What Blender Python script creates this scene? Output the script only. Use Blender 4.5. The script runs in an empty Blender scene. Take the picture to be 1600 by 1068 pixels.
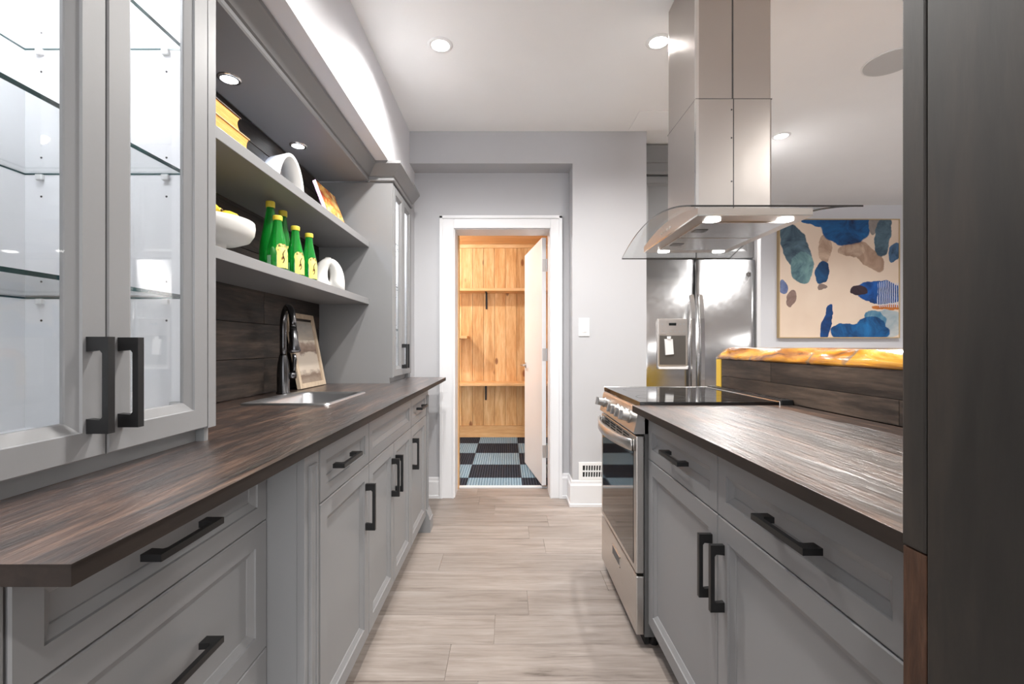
import bpy, bmesh, math, random
from mathutils import Matrix, Vector
random.seed(4)
PI = math.pi
S = bpy.context.scene
COL = S.collection

# ------------------------------------------------------------------ camera
H = 1.135
cam = bpy.data.cameras.new('camera'); camo = bpy.data.objects.new('camera', cam); COL.objects.link(camo)
camo.location = (0, 0, H); camo.rotation_euler = (PI / 2, 0, 0)
cam.sensor_width = 36; cam.lens = 16.0
cam.shift_x = 7 / 1600; cam.shift_y = 7 / 1600
cam.clip_start = 0.02
S.camera = camo
# ------------------------------------------------------------------ world, exposure
W = bpy.data.worlds.new('world'); S.world = W; W.use_nodes = True
W.node_tree.nodes['Background'].inputs[0].default_value = (0.95, 0.97, 1.0, 1)
W.node_tree.nodes['Background'].inputs[1].default_value = 3.0
S.view_settings.view_transform = 'Standard'
S.view_settings.look = 'None'
S.view_settings.exposure = 0.98
S.view_settings.gamma = 1.0
S.view_settings.use_curve_mapping = False
CAN_W = 52          # watts of one recessed ceiling light

# ------------------------------------------------------------------ materials
def srgb(r, g, b):
    f = lambda c: (c / 255 / 12.92) if c / 255 <= 0.04045 else ((c / 255 + 0.055) / 1.055) ** 2.4
    return (f(r), f(g), f(b), 1)

class NT:
    """small wrapper around a node tree"""
    def __init__(s, name):
        s.m = bpy.data.materials.new(name); s.m.use_nodes = True
        s.t = s.m.node_tree; s.t.nodes.clear()
        s.out = s.n('ShaderNodeOutputMaterial')
    def n(s, typ, **kw):
        x = s.t.nodes.new(typ)
        for k, v in kw.items(): setattr(x, k, v)
        return x
    def l(s, a, b): s.t.links.new(a, b)
    def bsdf(s, col=None, rough=0.5, metal=0.0, spec=0.5, coat=0.0):
        b = s.n('ShaderNodeBsdfPrincipled'); s.b = b
        if col is not None: b.inputs['Base Color'].default_value = col
        b.inputs['Roughness'].default_value = rough; b.inputs['Metallic'].default_value = metal
        b.inputs['Specular IOR Level'].default_value = spec; b.inputs['Coat Weight'].default_value = coat
        s.l(b.outputs[0], s.out.inputs[0]); return b
    def coords(s, scale=(1, 1, 1), rot=(0, 0, 0), jitter=0.0):
        tc = s.n('ShaderNodeTexCoord'); mp = s.n('ShaderNodeMapping')
        mp.inputs['Scale'].default_value = scale; mp.inputs['Rotation'].default_value = rot
        if jitter:
            oi = s.n('ShaderNodeObjectInfo'); vm = s.n('ShaderNodeVectorMath', operation='SCALE')
            cx = s.n('ShaderNodeCombineXYZ')
            for i in range(3): s.l(oi.outputs['Random'], cx.inputs[i])
            s.l(cx.outputs[0], vm.inputs[0]); vm.inputs['Scale'].default_value = jitter
            ad = s.n('ShaderNodeVectorMath', operation='ADD')
            s.l(tc.outputs['Object'], ad.inputs[0]); s.l(vm.outputs[0], ad.inputs[1]); s.l(ad.outputs[0], mp.inputs[0])
        else:
            s.l(tc.outputs['Object'], mp.inputs[0])
        return mp.outputs[0]
    def noise(s, vec, scale, detail=4, rough=0.55, dist=0.0):
        x = s.n('ShaderNodeTexNoise'); s.l(vec, x.inputs['Vector'])
        x.inputs['Scale'].default_value = scale; x.inputs['Detail'].default_value = detail
        x.inputs['Roughness'].default_value = rough; x.inputs['Distortion'].default_value = dist
        return x.outputs['Fac']
    def ramp(s, fac, stops):
        r = s.n('ShaderNodeValToRGB'); s.l(fac, r.inputs[0])
        e = r.color_ramp.elements
        while len(e) < len(stops): e.new(0.5)
        for i, (p, c) in enumerate(stops): e[i].position = p; e[i].color = c
        return r.outputs[0]
    def mix(s, fac, a, b, mode='MIX'):
        x = s.n('ShaderNodeMix', data_type='RGBA', blend_type=mode)
        for sock, v in ((x.inputs[0], fac), (x.inputs[6], a), (x.inputs[7], b)):
            if hasattr(v, 'node'): s.l(v, sock)
            else: sock.default_value = v
        return x.outputs[2]
    def math(s, op, a, b=None, c=None):
        x = s.n('ShaderNodeMath', operation=op)
        for i, v in enumerate((a, b, c)):
            if v is None: continue
            if hasattr(v, 'node'): s.l(v, x.inputs[i])
            else: x.inputs[i].default_value = v
        return x.outputs[0]
    def bump(s, h, strength=0.2, dist=0.01):
        x = s.n('ShaderNodeBump'); s.l(h, x.inputs['Height'])
        x.inputs['Strength'].default_value = strength; x.inputs['Distance'].default_value = dist
        s.l(x.outputs[0], s.b.inputs['Normal'])

def paint(name, col, rough=0.5, bump=0.04, scale=160, spec=0.4):
    t = NT(name); t.bsdf(col, rough, spec=spec)
    v = t.coords(); f = t.noise(v, scale, 3)
    g = t.noise(v, 2.2, 3)
    c2 = tuple(x * 0.93 for x in col[:3]) + (1,)
    t.l(t.mix(g, c2, col), t.b.inputs['Base Color'])
    t.bump(f, bump, 0.002)
    return t.m

def metal(name, col, rough=0.25, aniso_axis=None, bump=0.02, wav=0.0):
    t = NT(name); t.bsdf(col, rough, 1.0)
    sc = {None: (30, 30, 30), 'x': (2, 300, 300), 'y': (300, 2, 300), 'z': (300, 300, 2)}[aniso_axis]
    v = t.coords(sc); f = t.noise(v, 1.0, 3)
    r = t.math('MULTIPLY_ADD', f, 0.12, rough - 0.06); t.l(r, t.b.inputs['Roughness'])
    if wav:
        w = t.noise(t.coords(), 4.0, 2, 0.4, 0.6)
        hh = t.math('MULTIPLY_ADD', f, 0.003, t.math('MULTIPLY', w, wav)); t.bump(hh, 0.5, 0.02)
    else:
        t.bump(f, bump, 0.001)
    return t.m

def wood(name, stops, axis, rough=0.5, stretch=14, scale=3.0, knots=None, knot_col=None, bump=0.15, spec=0.4,
         jitter=7.0, coat=0.0, vary=0.25, rough_var=0.0, rings=True, knot_scale=3.0):
    """streaky wood whose grain runs along AXIS (object axes)"""
    t = NT(name); t.bsdf(None, rough, spec=spec, coat=coat)
    sc = [stretch] * 3; sc['xyz'.index(axis)] = 1.0
    v = t.coords(tuple(sc), jitter=jitter)
    a = t.noise(v, scale, 6, 0.62, 0.6)
    b = t.noise(v, scale * 4.5, 4, 0.6, 0.3)
    f = t.math('ADD', t.math('MULTIPLY', a, 0.68), t.math('MULTIPLY', b, 0.32))
    c = t.ramp(f, stops)
    oi = t.n('ShaderNodeObjectInfo')
    hv = t.n('ShaderNodeHueSaturation'); t.l(c, hv.inputs['Color'])
    t.l(t.math('MULTIPLY_ADD', oi.outputs['Random'], vary, 1 - vary / 2), hv.inputs['Value'])
    c = hv.outputs[0]
    if knots:
        kv = [1.0] * 3; kv['xyz'.index(axis)] = 0.45
        vo = t.n('ShaderNodeTexVoronoi'); t.l(t.coords(tuple(kv), jitter=jitter), vo.inputs['Vector'])
        vo.inputs['Scale'].default_value = knot_scale
        wv = t.noise(v, 2.0, 2)
        d = t.math('ADD', vo.outputs['Distance'], t.math('MULTIPLY', wv, 0.05))
        k = t.ramp(d, [(0.0, (1, 1, 1, 1)), (knots, (0.75, 0.75, 0.75, 1)), (knots * 1.35, (0, 0, 0, 1))])
        c = t.mix(k, c, knot_col)
    t.l(c, t.b.inputs['Base Color'])
    if rough_var:
        t.l(t.math('MULTIPLY_ADD', b, rough_var, rough - rough_var / 2), t.b.inputs['Roughness'])
    t.bump(f, bump, 0.006)
    if coat:
        t.b.inputs['Coat Roughness'].default_value = 0.26; t.l(t.b.inputs['Normal'].links[0].from_socket, t.b.inputs['Coat Normal'])
    return t.m

def emit(name, col, strength):
    t = NT(name); e = t.n('ShaderNodeEmission'); e.inputs[0].default_value = col; e.inputs[1].default_value = strength
    t.l(e.outputs[0], t.out.inputs[0]); return t.m

def thin_glass(name, tint=(1, 1, 1, 1), gloss=0.12, rough=0.02, body=None, body_w=0.0):
    t = NT(name)
    tr = t.n('ShaderNodeBsdfTransparent'); tr.inputs[0].default_value = tint
    gl = t.n('ShaderNodeBsdfGlossy'); gl.inputs['Roughness'].default_value = rough
    lw = t.n('ShaderNodeLayerWeight'); lw.inputs[0].default_value = 0.25
    fac = t.math('MULTIPLY_ADD', lw.outputs['Fresnel'], 0.9 * gloss * 2, gloss * 0.1)
    mx = t.n('ShaderNodeMixShader'); t.l(fac, mx.inputs[0])
    if body:
        df = t.n('ShaderNodeBsdfTranslucent'); df.inputs[0].default_value = body
        d2 = t.n('ShaderNodeBsdfDiffuse'); d2.inputs[0].default_value = body
        ad = t.n('ShaderNodeMixShader'); ad.inputs[0].default_value = 0.5
        t.l(df.outputs[0], ad.inputs[1]); t.l(d2.outputs[0], ad.inputs[2])
        m2 = t.n('ShaderNodeMixShader'); m2.inputs[0].default_value = body_w
        t.l(tr.outputs[0], m2.inputs[1]); t.l(ad.outputs[0], m2.inputs[2]); t.l(m2.outputs[0], mx.inputs[1])
    else:
        t.l(tr.outputs[0], mx.inputs[1])
    t.l(gl.outputs[0], mx.inputs[2]); t.l(mx.outputs[0], t.out.inputs[0])
    return t.m

M = {}
M['cab'] = paint('grey_cabinet_paint', srgb(134, 134, 135), 0.42)
M['cab_dark'] = paint('dark_grey_paint', srgb(92, 92, 92), 0.6)  # darker grey for range and fridge bodies and the drawer pull
M['inner'] = paint('white_melamine', srgb(240, 240, 242), 0.35)
M['wall'] = paint('light_grey_wall_paint', srgb(186, 186, 189), 0.7)
M['wall_white'] = paint('white_wall_paint', srgb(220, 220, 224), 0.7)
M['ceil'] = paint('white_ceiling_paint', srgb(250, 250, 250), 0.8)
M['trim'] = paint('white_trim_paint', srgb(226, 226, 228), 0.35)
M['black'] = paint('matte_black_metal', srgb(26, 26, 27), 0.42)
M['blackgloss'] = NT('black_glass'); M['blackgloss'].bsdf(srgb(8, 8, 9), 0.05, spec=0.6); M['blackgloss'] = M['blackgloss'].m
M['gap'] = paint('dark_gap', srgb(20, 20, 20), 0.8)
M['steel'] = metal('brushed_stainless_steel', (0.50, 0.46, 0.43, 1), 0.32, 'x', wav=0.25)
M['steel_h'] = metal('brushed_steel_vertical', (0.58, 0.56, 0.54, 1), 0.30, 'y', wav=0.06)
M['steel_f'] = metal('fridge_steel', (0.50, 0.50, 0.51, 1), 0.22, None, wav=0.07)
M['chrome'] = metal('polished_metal', (0.8, 0.79, 0.77, 1), 0.12)
M['gunmetal'] = metal('gunmetal', (0.12, 0.12, 0.125, 1), 0.25)
M['nickel'] = metal('satin_nickel', (0.55, 0.55, 0.55, 1), 0.3)
M['knob'] = metal('satin_knob', (0.34, 0.33, 0.32, 1), 0.35)
M['sink'] = metal('sink_steel', (0.55, 0.55, 0.56, 1), 0.33, 'y')
M['glass'] = thin_glass('clear_glass')
M['glass_shelf'] = thin_glass('shelf_glass', (0.975, 0.985, 0.985, 1), 0.08)
M['glass_edge'] = NT('green_glass_edge'); M['glass_edge'].bsdf(srgb(40, 78, 80), 0.1); M['glass_edge'] = M['glass_edge'].m
M['hood_glass'] = thin_glass('hood_glass', (0.95, 0.96, 0.96, 1), 0.10)
M['hood_glass_edge'] = NT('dark_glass_edge'); M['hood_glass_edge'].bsdf(srgb(50, 48, 46), 0.1); M['hood_glass_edge'] = M['hood_glass_edge'].m
DK = [(0.34, srgb(16, 11, 9)), (0.46, srgb(40, 28, 23)), (0.54, srgb(68, 48, 38)), (0.66, srgb(116, 88, 71))]
M['counter'] = wood('dark_stained_counter', DK, 'y', 0.4, 10, 2.2, bump=0.9, spec=0.9, vary=0.05, rough_var=0.15, coat=1.0)
M['counter_edge'] = wood('dark_stained_counter_edge', [(0.3, srgb(28, 24, 22)), (0.7, srgb(52, 43, 38))], 'y', 0.6, 10, 2.2, bump=0.1, spec=0.25)
M['splash'] = wood('dark_stained_boards', [(0.32, srgb(16, 13, 11)), (0.46, srgb(42, 35, 31)), (0.56, srgb(64, 54, 47)), (0.7, srgb(90, 76, 66))], 'y', 0.5, 9, 2.2,
                   knots=0.045, knot_col=srgb(18, 14, 12), bump=0.3, vary=0.35, knot_scale=2.2)
M['post'] = wood('dark_stained_post', [(0.25, srgb(26, 24, 23)), (0.5, srgb(42, 39, 36)), (0.75, srgb(60, 52, 46))], 'z', 0.6, 6, 2.0,
                 knots=0.09, knot_col=srgb(24, 20, 18), bump=0.1, vary=0.2, knot_scale=5.5)
M['post_brown'] = wood('brown_bare_block', [(0.3, srgb(34, 22, 16)), (0.5, srgb(72, 48, 34)), (0.7, srgb(108, 78, 58))], 'z', 0.6, 7, 5, bump=0.4)
M['oak'] = wood('pale_oak_plank', [(0.30, srgb(80, 70, 63)), (0.38, srgb(124, 114, 107)), (0.52, srgb(142, 132, 125)), (0.72, srgb(160, 152, 146))], 'x', 0.5, 12, 2.0,
                knots=0.035, knot_col=srgb(120, 104, 92), bump=0.06, vary=0.16, knot_scale=1.8)
M['pine'] = wood('knotty_pine', [(0.25, srgb(160, 106, 60)), (0.46, srgb(208, 160, 104)), (0.66, srgb(236, 200, 150))], 'z', 0.45, 9, 1.6,
                 knots=0.10, knot_col=srgb(120, 66, 30), bump=0.05, vary=0.34, knot_scale=4.6)
M['pine_x'] = wood('knotty_pine_cross', [(0.25, srgb(180, 132, 84)), (0.5, srgb(212, 168, 116)), (0.75, srgb(232, 200, 156))], 'x', 0.45, 9, 1.6,
                   knots=0.06, knot_col=srgb(112, 62, 28), bump=0.05, vary=0.15, knot_scale=2.5)
M['pine_sap'] = paint('sapwood', srgb(206, 168, 48), 0.4)
# live-edge slab: amber epoxy-coated pine
t = NT('amber_live_edge'); t.bsdf(None, 0.16, spec=0.6, coat=0.6)
v = t.coords((4, 1.2, 7), jitter=0); a = t.noise(v, 2.2, 6, 0.6, 1.4)
c = t.ramp(a, [(0.28, srgb(74, 40, 16)), (0.42, srgb(158, 96, 24)), (0.54, srgb(196, 138, 36)), (0.66, srgb(222, 176, 76)), (0.8, srgb(242, 220, 156))])
g = t.noise(t.coords((1, 3.0, 1)), 3.2, 4, 0.6, 0.8)
c = t.mix(t.ramp(g, [(0.60, (0, 0, 0, 1)), (0.66, (1, 1, 1, 1))]), c, srgb(120, 96, 70))
t.l(c, t.b.inputs['Base Color']); t.bump(a, 0.5, 0.01); M['live'] = t.m
# ceramics, fruit, bottles
M['ceramic'] = paint('matte_white_ceramic', srgb(222, 220, 216), 0.5, 0.06, 90)
M['lemon'] = paint('lemon_skin', srgb(240, 206, 60), 0.45, 0.3, 220)
M['leafdark'] = paint('lemon_tip', srgb(96, 70, 20), 0.6)
t = NT('green_bottle_glass'); t.bsdf(srgb(24, 170, 62), 0.06, spec=0.9, coat=0.6); t.b.inputs['Transmission Weight'].default_value = 0.55; M['bottle'] = t.m
M['cap'] = paint('yellow_cap', srgb(226, 204, 72), 0.4)
t = NT('yellow_label'); t.bsdf(None, 0.5)
v = t.coords((60, 60, 34)); n1 = t.noise(v, 1.0, 1)
t.l(t.ramp(n1, [(0.34, srgb(120, 78, 30)), (0.40, srgb(244, 220, 120)), (1.0, srgb(246, 226, 134))]), t.b.inputs['Base Color'])
M['label'] = t.m
M['ink'] = paint('dark_print_ink', srgb(66, 44, 22), 0.6)
M['label_small'] = paint('pale_green_print', srgb(150, 200, 160), 0.5)
M['pages'] = wood('orange_page_edges', [(0.3, srgb(206, 128, 40)), (0.5, srgb(232, 162, 74)), (0.7, srgb(246, 196, 116))], 'y', 0.7, 30, 8, bump=0.3, vary=0.1)
M['cover_dark'] = paint('dark_book_cover', srgb(84, 60, 44), 0.5)
M['cover_tan'] = paint('tan_book_cover', srgb(206, 170, 120), 0.5)
M['spine_pink'] = paint('pink_spine', srgb(236, 176, 214), 0.4)
t = NT('food_magazine_cover'); t.bsdf(None, 0.3)
v = t.coords((9, 9, 9)); a = t.noise(v, 2.0, 4, 0.7, 1.0)
t.l(t.ramp(a, [(0.30, srgb(96, 40, 30)), (0.42, srgb(196, 84, 46)), (0.52, srgb(236, 184, 84)), (0.62, srgb(246, 220, 170)), (0.75, srgb(150, 70, 40))]), t.b.inputs['Base Color'])
M['mag'] = t.m
M['frame_wood'] = wood('pale_frame_wood', [(0.3, srgb(186, 164, 140)), (0.7, srgb(220, 202, 178))], 'z', 0.5, 14, 6, bump=0.05)
M['frame_gold'] = paint('gold_frame', srgb(196, 170, 128), 0.4)
# carpet tiles: ribbed pile
def carpet(name, c1, c2):
    t = NT(name); t.bsdf(None, 0.95, spec=0.1)
    wv = t.n('ShaderNodeTexWave'); wv.bands_direction = 'X'; wv.inputs['Scale'].default_value = 14.0
    wv.inputs['Distortion'].default_value = 1.2; wv.inputs['Detail'].default_value = 3; wv.inputs['Detail Scale'].default_value = 3
    t.l(t.coords(jitter=3.0), wv.inputs['Vector'])
    n2 = t.noise(t.coords(), 60, 3)
    f = t.math('MULTIPLY_ADD', n2, 0.4, t.math('MULTIPLY', wv.outputs['Fac'], 0.7))
    t.l(t.ramp(f, [(0.2, c1), (0.8, c2)]), t.b.inputs['Base Color']); t.bump(f, 0.6, 0.006); return t.m
M['carpet_dark'] = carpet('charcoal_ribbed_carpet', srgb(26, 28, 34), srgb(56, 60, 70))
M['carpet_blue'] = carpet('blue_grey_ribbed_carpet', srgb(92, 116, 132), srgb(136, 160, 176))
M['lens'] = emit('lamp_lens', (1, 0.98, 0.95, 1), 14)
M['lens_cool'] = emit('cool_puck_lens', (0.93, 0.96, 1, 1), 14)
M['lcd'] = paint('dark_display', srgb(24, 28, 28), 0.2)
M['panel_beige'] = metal('dispenser_panel', (0.55, 0.51, 0.48, 1), 0.35)
M['plate'] = paint('white_plastic', srgb(236, 236, 236), 0.35)

# ------------------------------------------------------------------ helpers
MAT = {}                                        # world matrix of each object
def _link(o, parent, Mx):
    COL.objects.link(o)
    if parent is not None: o.parent = parent
    MAT[o.name] = Mx

def tag(o, label, cat=None, group=None, kind=None):
    if label: o['label'] = label
    if cat: o['category'] = cat
    if group: o['group'] = group
    if kind: o['kind'] = kind
    return o

def thing(name, label, cat, loc=(0, 0, 0), rotz=0.0, group=None):
    o = bpy.data.objects.new(name, None); o.empty_display_size = 0.05
    o.location = loc; o.rotation_euler = (0, 0, rotz)
    _link(o, None, Matrix.Translation(loc) @ Matrix.Rotation(rotz, 4, 'Z'))
    return tag(o, label, cat, group)

def obj(name, bm, mat, parent=None, smooth=False, local=False, mats=None):
    """bm holds world coordinates (or the root's own when LOCAL)"""
    me = bpy.data.meshes.new(name)
    bmesh.ops.recalc_face_normals(bm, faces=bm.faces)
    org = Vector((0, 0, 0))
    if parent is None:                          # origin at the base centre
        xs = [v.co for v in bm.verts]
        org = Vector(((min(c.x for c in xs) + max(c.x for c in xs)) / 2, (min(c.y for c in xs) + max(c.y for c in xs)) / 2, min(c.z for c in xs)))
        bmesh.ops.translate(bm, verts=bm.verts, vec=-org)
        Mx = Matrix.Translation(org)
    else:
        Mx = MAT[parent.name]
        if not local: bmesh.ops.transform(bm, matrix=Mx.inverted(), verts=bm.verts)
    bm.to_mesh(me); bm.free()
    if mats:
        for m_ in mats: me.materials.append(m_)
    else: me.materials.append(mat)
    if smooth:
        for p in me.polygons: p.use_smooth = True
    o = bpy.data.objects.new(name, me); o.location = org if parent is None else (0, 0, 0)
    _link(o, parent, Mx); return o

def struct(o, label): return tag(o, label, kind='structure')

def bx(bm, x0, x1, y0, y1, z0, z1, bev=0.0, mi=0):
    if x0 > x1: x0, x1 = x1, x0
    if y0 > y1: y0, y1 = y1, y0
    vs = [bm.verts.new((x, y, z)) for x in (x0, x1) for y in (y0, y1) for z in (z0, z1)]
    fs = [bm.faces.new([vs[i] for i in q]) for q in ((0, 1, 3, 2), (4, 6, 7, 5), (0, 4, 5, 1), (2, 3, 7, 6), (0, 2, 6, 4), (1, 5, 7, 3))]
    for f in fs: f.material_index = mi
    if bev:
        es = list({e for f in fs for e in f.edges})
        bmesh.ops.bevel(bm, geom=es, offset=bev, segments=2, affect='EDGES', profile=0.6)
    return bm

def box(name, x0, x1, y0, y1, z0, z1, mat, parent=None, bev=0.0, local=False):
    return obj(name, bx(bmesh.new(), x0, x1, y0, y1, z0, z1, bev), mat, parent, local=local)

def cyl(bm, c, r, h, axis='z', seg=24, r2=None, caps=True):
    """cylinder/cone from c along +axis"""
    r2 = r if r2 is None else r2
    ax = {'x': (Vector((0, 1, 0)), Vector((0, 0, 1)), Vector((1, 0, 0))), 'y': (Vector((0, 0, 1)), Vector((1, 0, 0)), Vector((0, 1, 0))),
          'z': (Vector((1, 0, 0)), Vector((0, 1, 0)), Vector((0, 0, 1)))}[axis]
    c = Vector(c); A, B = [], []
    for i in range(seg):
        a = 2 * PI * i / seg; d = ax[0] * math.cos(a) + ax[1] * math.sin(a)
        A.append(bm.verts.new(c + d * r)); B.append(bm.verts.new(c + ax[2] * h + d * r2))
    for i in range(seg):
        j = (i + 1) % seg; bm.faces.new((A[i], A[j], B[j], B[i]))
    if caps: bm.faces.new(A[::-1]); bm.faces.new(B)
    return bm

def lathe(bm, c, prof, seg=28):
    """prof: (radius, z) from bottom to top"""
    c = Vector(c); rings = []
    for r, z in prof:
        if r < 1e-5: rings.append([bm.verts.new(c + Vector((0, 0, z)))])
        else: rings.append([bm.verts.new(c + Vector((r * math.cos(2 * PI * i / seg), r * math.sin(2 * PI * i / seg), z))) for i in range(seg)])
    for a, b in zip(rings, rings[1:]):
        for i in range(seg):
            j = (i + 1) % seg
            if len(a) == 1 and len(b) == 1: continue
            if len(a) == 1: bm.faces.new((a[0], b[j], b[i]))
            elif len(b) == 1: bm.faces.new((a[i], a[j], b[0]))
            else: bm.faces.new((a[i], a[j], b[j], b[i]))
    return bm

def tube(bm, pts, radii, seg=14, caps=True):
    pts = [Vector(p) for p in pts]; rings = []
    up = None
    for i, p in enumerate(pts):
        d = (pts[min(i + 1, len(pts) - 1)] - pts[max(i - 1, 0)]).normalized()
        if up is None:
            up = Vector((0, 0, 1)) if abs(d.z) < 0.9 else Vector((1, 0, 0))
        s = d.cross(up).normalized(); up = s.cross(d).normalized()
        r = radii[i] if hasattr(radii, '__len__') else radii
        rings.append([bm.verts.new(p + (s * math.cos(2 * PI * k / seg) + up * math.sin(2 * PI * k / seg)) * r) for k in range(seg)])
    for a, b in zip(rings, rings[1:]):
        for k in range(seg): bm.faces.new((a[k], a[(k + 1) % seg], b[(k + 1) % seg], b[k]))
    if caps: bm.faces.new(rings[0][::-1]); bm.faces.new(rings[-1])
    return bm

def prism(bm, poly, a0, a1, axis):
    """polygon (u,v) extruded along AXIS from a0 to a1; (u,v) are the other two axes in xyz order"""
    def P(u, v, a): return {'x': (a, u, v), 'y': (u, a, v), 'z': (u, v, a)}[axis]
    A = [bm.verts.new(P(u, v, a0)) for u, v in poly]; B = [bm.verts.new(P(u, v, a1)) for u, v in poly]
    n = len(poly)
    for i in range(n): bm.faces.new((A[i], A[(i + 1) % n], B[(i + 1) % n], B[i]))
    bm.faces.new(A[::-1]); bm.faces.new(B); return bm

def sweep(bm, prof, path):
    """profile (offset to the right of the path, z) swept along XY path with mitres"""
    pts = [Vector(p) for p in path]; rings = []
    for i, p in enumerate(pts):
        ns = []
        for a, b in ((i - 1, i), (i, i + 1)):
            if a < 0 or b >= len(pts): continue
            d = (pts[b] - pts[a]).normalized(); ns.append(Vector((d.y, -d.x)))
        n = sum(ns, Vector((0, 0))); n.normalize(); k = 1 / max(0.2, n.dot(ns[0]))
        rings.append([bm.verts.new((p.x + n.x * k * o, p.y + n.y * k * o, z)) for o, z in prof])
    m_ = len(prof)
    for a, b in zip(rings, rings[1:]):
        for j in range(m_): bm.faces.new((a[j], a[(j + 1) % m_], b[(j + 1) % m_], b[j]))
    bm.faces.new(rings[0][::-1]); bm.faces.new(rings[-1]); return bm

def edge_faces(bm):
    bm.normal_update()
    for f in bm.faces: f.material_index = 0 if abs(f.normal.z) > 0.7 else 1

# cabinet fronts: rings of (inset, depth behind the face)
def front_bm(axis, face, sgn, u0, u1, z0, z1, th=0.019, frame=0.052, glass=False, step=0.013):
    """moulded shaker front; outward normal = sgn * AXIS ('x' or 'y'), face coordinate FACE; u runs along the other axis"""
    prof = [(0.0, th), (0.0, 0.0025), (0.0025, 0.0), (frame, 0.0), (frame + 0.0015, 0.004), (frame + 0.017, step - 0.002), (frame + 0.0185, step)]
    if glass: prof += [(frame + 0.0185, th)]
    bm = bmesh.new(); rings = []
    for ins, d in prof:
        q = [(u0 + ins, z0 + ins), (u1 - ins, z0 + ins), (u1 - ins, z1 - ins), (u0 + ins, z1 - ins)]
        rings.append([bm.verts.new((face - sgn * d, u, z) if axis == 'x' else (u, face - sgn * d, z)) for u, z in q])
    for a, b in zip(rings, rings[1:]):
        for i in range(4): bm.faces.new((a[i], a[(i + 1) % 4], b[(i + 1) % 4], b[i]))
    if glass:
        a, b = rings[0], rings[-1]
        for i in range(4): bm.faces.new((a[i], a[(i + 1) % 4], b[(i + 1) % 4], b[i]))
    else:
        bm.faces.new(rings[0]); bm.faces.new(rings[-1])
    return bm

def handle_bm(face, sgn, c, z, vertical, L=0.162, proj=0.034, w=0.012):
    """flat black bar pull on an x-facing front; c = y centre, z = height centre"""
    e, tb = 0.024, 0.010
    poly = [(-L / 2, 0), (-L / 2, proj), (L / 2, proj), (L / 2, 0), (L / 2 - e, 0), (L / 2 - e + 0.002, proj - tb - 0.004),
            (L / 2 - e - 0.003, proj - tb), (-L / 2 + e + 0.003, proj - tb), (-L / 2 + e - 0.002, proj - tb - 0.004), (-L / 2 + e, 0)]
    bm = bmesh.new()
    if vertical: prism(bm, [(face + sgn * p, z + l) for l, p in poly], c - w / 2, c + w / 2, 'y')
    else: prism(bm, [(face + sgn * p, c + l) for l, p in poly], z - w / 2, z + w / 2, 'z')
    return bm

# ================================================================== SETTING
CEIL = 2.666
# floor: base slab + planks
flo = struct(box('floor', -1.3, 5.6, -3.0, 3.66, -0.06, -0.004, M['oak']), 'pale oak plank floor running across the galley')
PW, PL = 0.19, 1.22
bm = bx(bmesh.new(), -PL / 2 + 0.0006, PL / 2 - 0.0006, -PW / 2 + 0.0006, PW / 2 - 0.0006, -0.0045, 0, 0.0009)
plank0 = obj('plank', bm, M['oak'], flo, local=True)
first = True
offs = {0: -0.215, 1: -0.052, 2: 0.09, 3: 0.47, 4: -0.35}
for r in range(-7, 12):
    y = 1.546 + (r + 0.5) * PW
    if y + PW / 2 > 3.67: continue
    o0 = offs.get(r, random.uniform(0, PL))
    k0 = math.floor((-1.1 - o0) / PL)
    for k in range(k0, k0 + 4):
        xc = o0 + (k + 0.5) * PL
        if xc - PL / 2 < -1.9 or xc > 2.2: continue
        o = plank0 if first else plank0.copy()
        if not first: COL.objects.link(o)
        first = False
        o.parent = flo; o.location = (xc - flo.location.x, y - flo.location.y, 0.0 - flo.location.z)

struct(box('floor_room', 0.93, 5.6, 3.66, 5.03, -0.06, -0.0005, M['oak']), 'oak floor of the adjoining room behind the fridge')
struct(box('ceiling', -1.3, 5.6, -3.0, 5.0, CEIL, CEIL + 0.06, M['ceil']), 'flat white painted ceiling')
struct(box('wall_left', -1.3, -1.137, -3.0, 3.42, 0, 2.222, M['wall']), 'light grey wall behind the wet bar')
struct(box('trim_1', -1.3, -0.697, -3.0, 3.42, 2.222, CEIL, M['wall_white']), 'white bulkhead above the grey upper cabinets')
box_ = struct(box('wall_left_return', -1.137, -0.70, 3.272, 3.42, 0, 2.222, M['wall']), 'short wall beside the end of the counter')
box_.name = 'wall_return'
# door wall with niche
bm = bmesh.new()
bx(bm, 0.463, 0.989, 3.24, 3.60, 0, CEIL); bx(bm, -0.697, 0.463, 3.24, 3.42, 2.438, CEIL)
struct(obj('wall_back', bm, M['wall']), 'light grey wall framing the doorway niche')
bm = bmesh.new()
bx(bm, -1.3, -0.415, 3.42, 3.60, 0, 2.6); bx(bm, 0.340, 0.463, 3.42, 3.60, 0, 2.6); bx(bm, -0.415, 0.340, 3.42, 3.60, 2.035, 2.6)
struct(obj('wall_niche', bm, M['wall']), 'recessed grey wall around the pantry door')
struct(box('wall_far', 0.9, 5.6, 4.93, 5.03, 0, CEIL, M['wall_white']), 'white wall behind the abstract painting')
bm = bmesh.new()
for q in ((1.4, 4.93, 0, CEIL), (-3.0, -2.4, 0, CEIL), (-2.4, 1.4, 0, CEIL)): bx(bm, 5.5, 5.6, *q)
struct(obj('wall_right', bm, M['wall_white']), 'white wall at the far side of the adjoining room')
struct(box('wall_end', 0.93, 0.989, 3.60, 4.93, 0, CEIL, M['wall']), 'light grey wall running back beside the fridge')
bm = bmesh.new()
bx(bm, -1.3, 5.6, -3.1, -3.0, 0, 0.5); bx(bm, -1.3, 5.6, -3.1, -3.0, 2.35, CEIL)
for a, b in ((-1.3, -0.9), (1.9, 5.6)): bx(bm, a, b, -3.1, -3.0, 0.5, 2.35)  # window gap added behind the camera so sky light fills the galley
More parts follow.
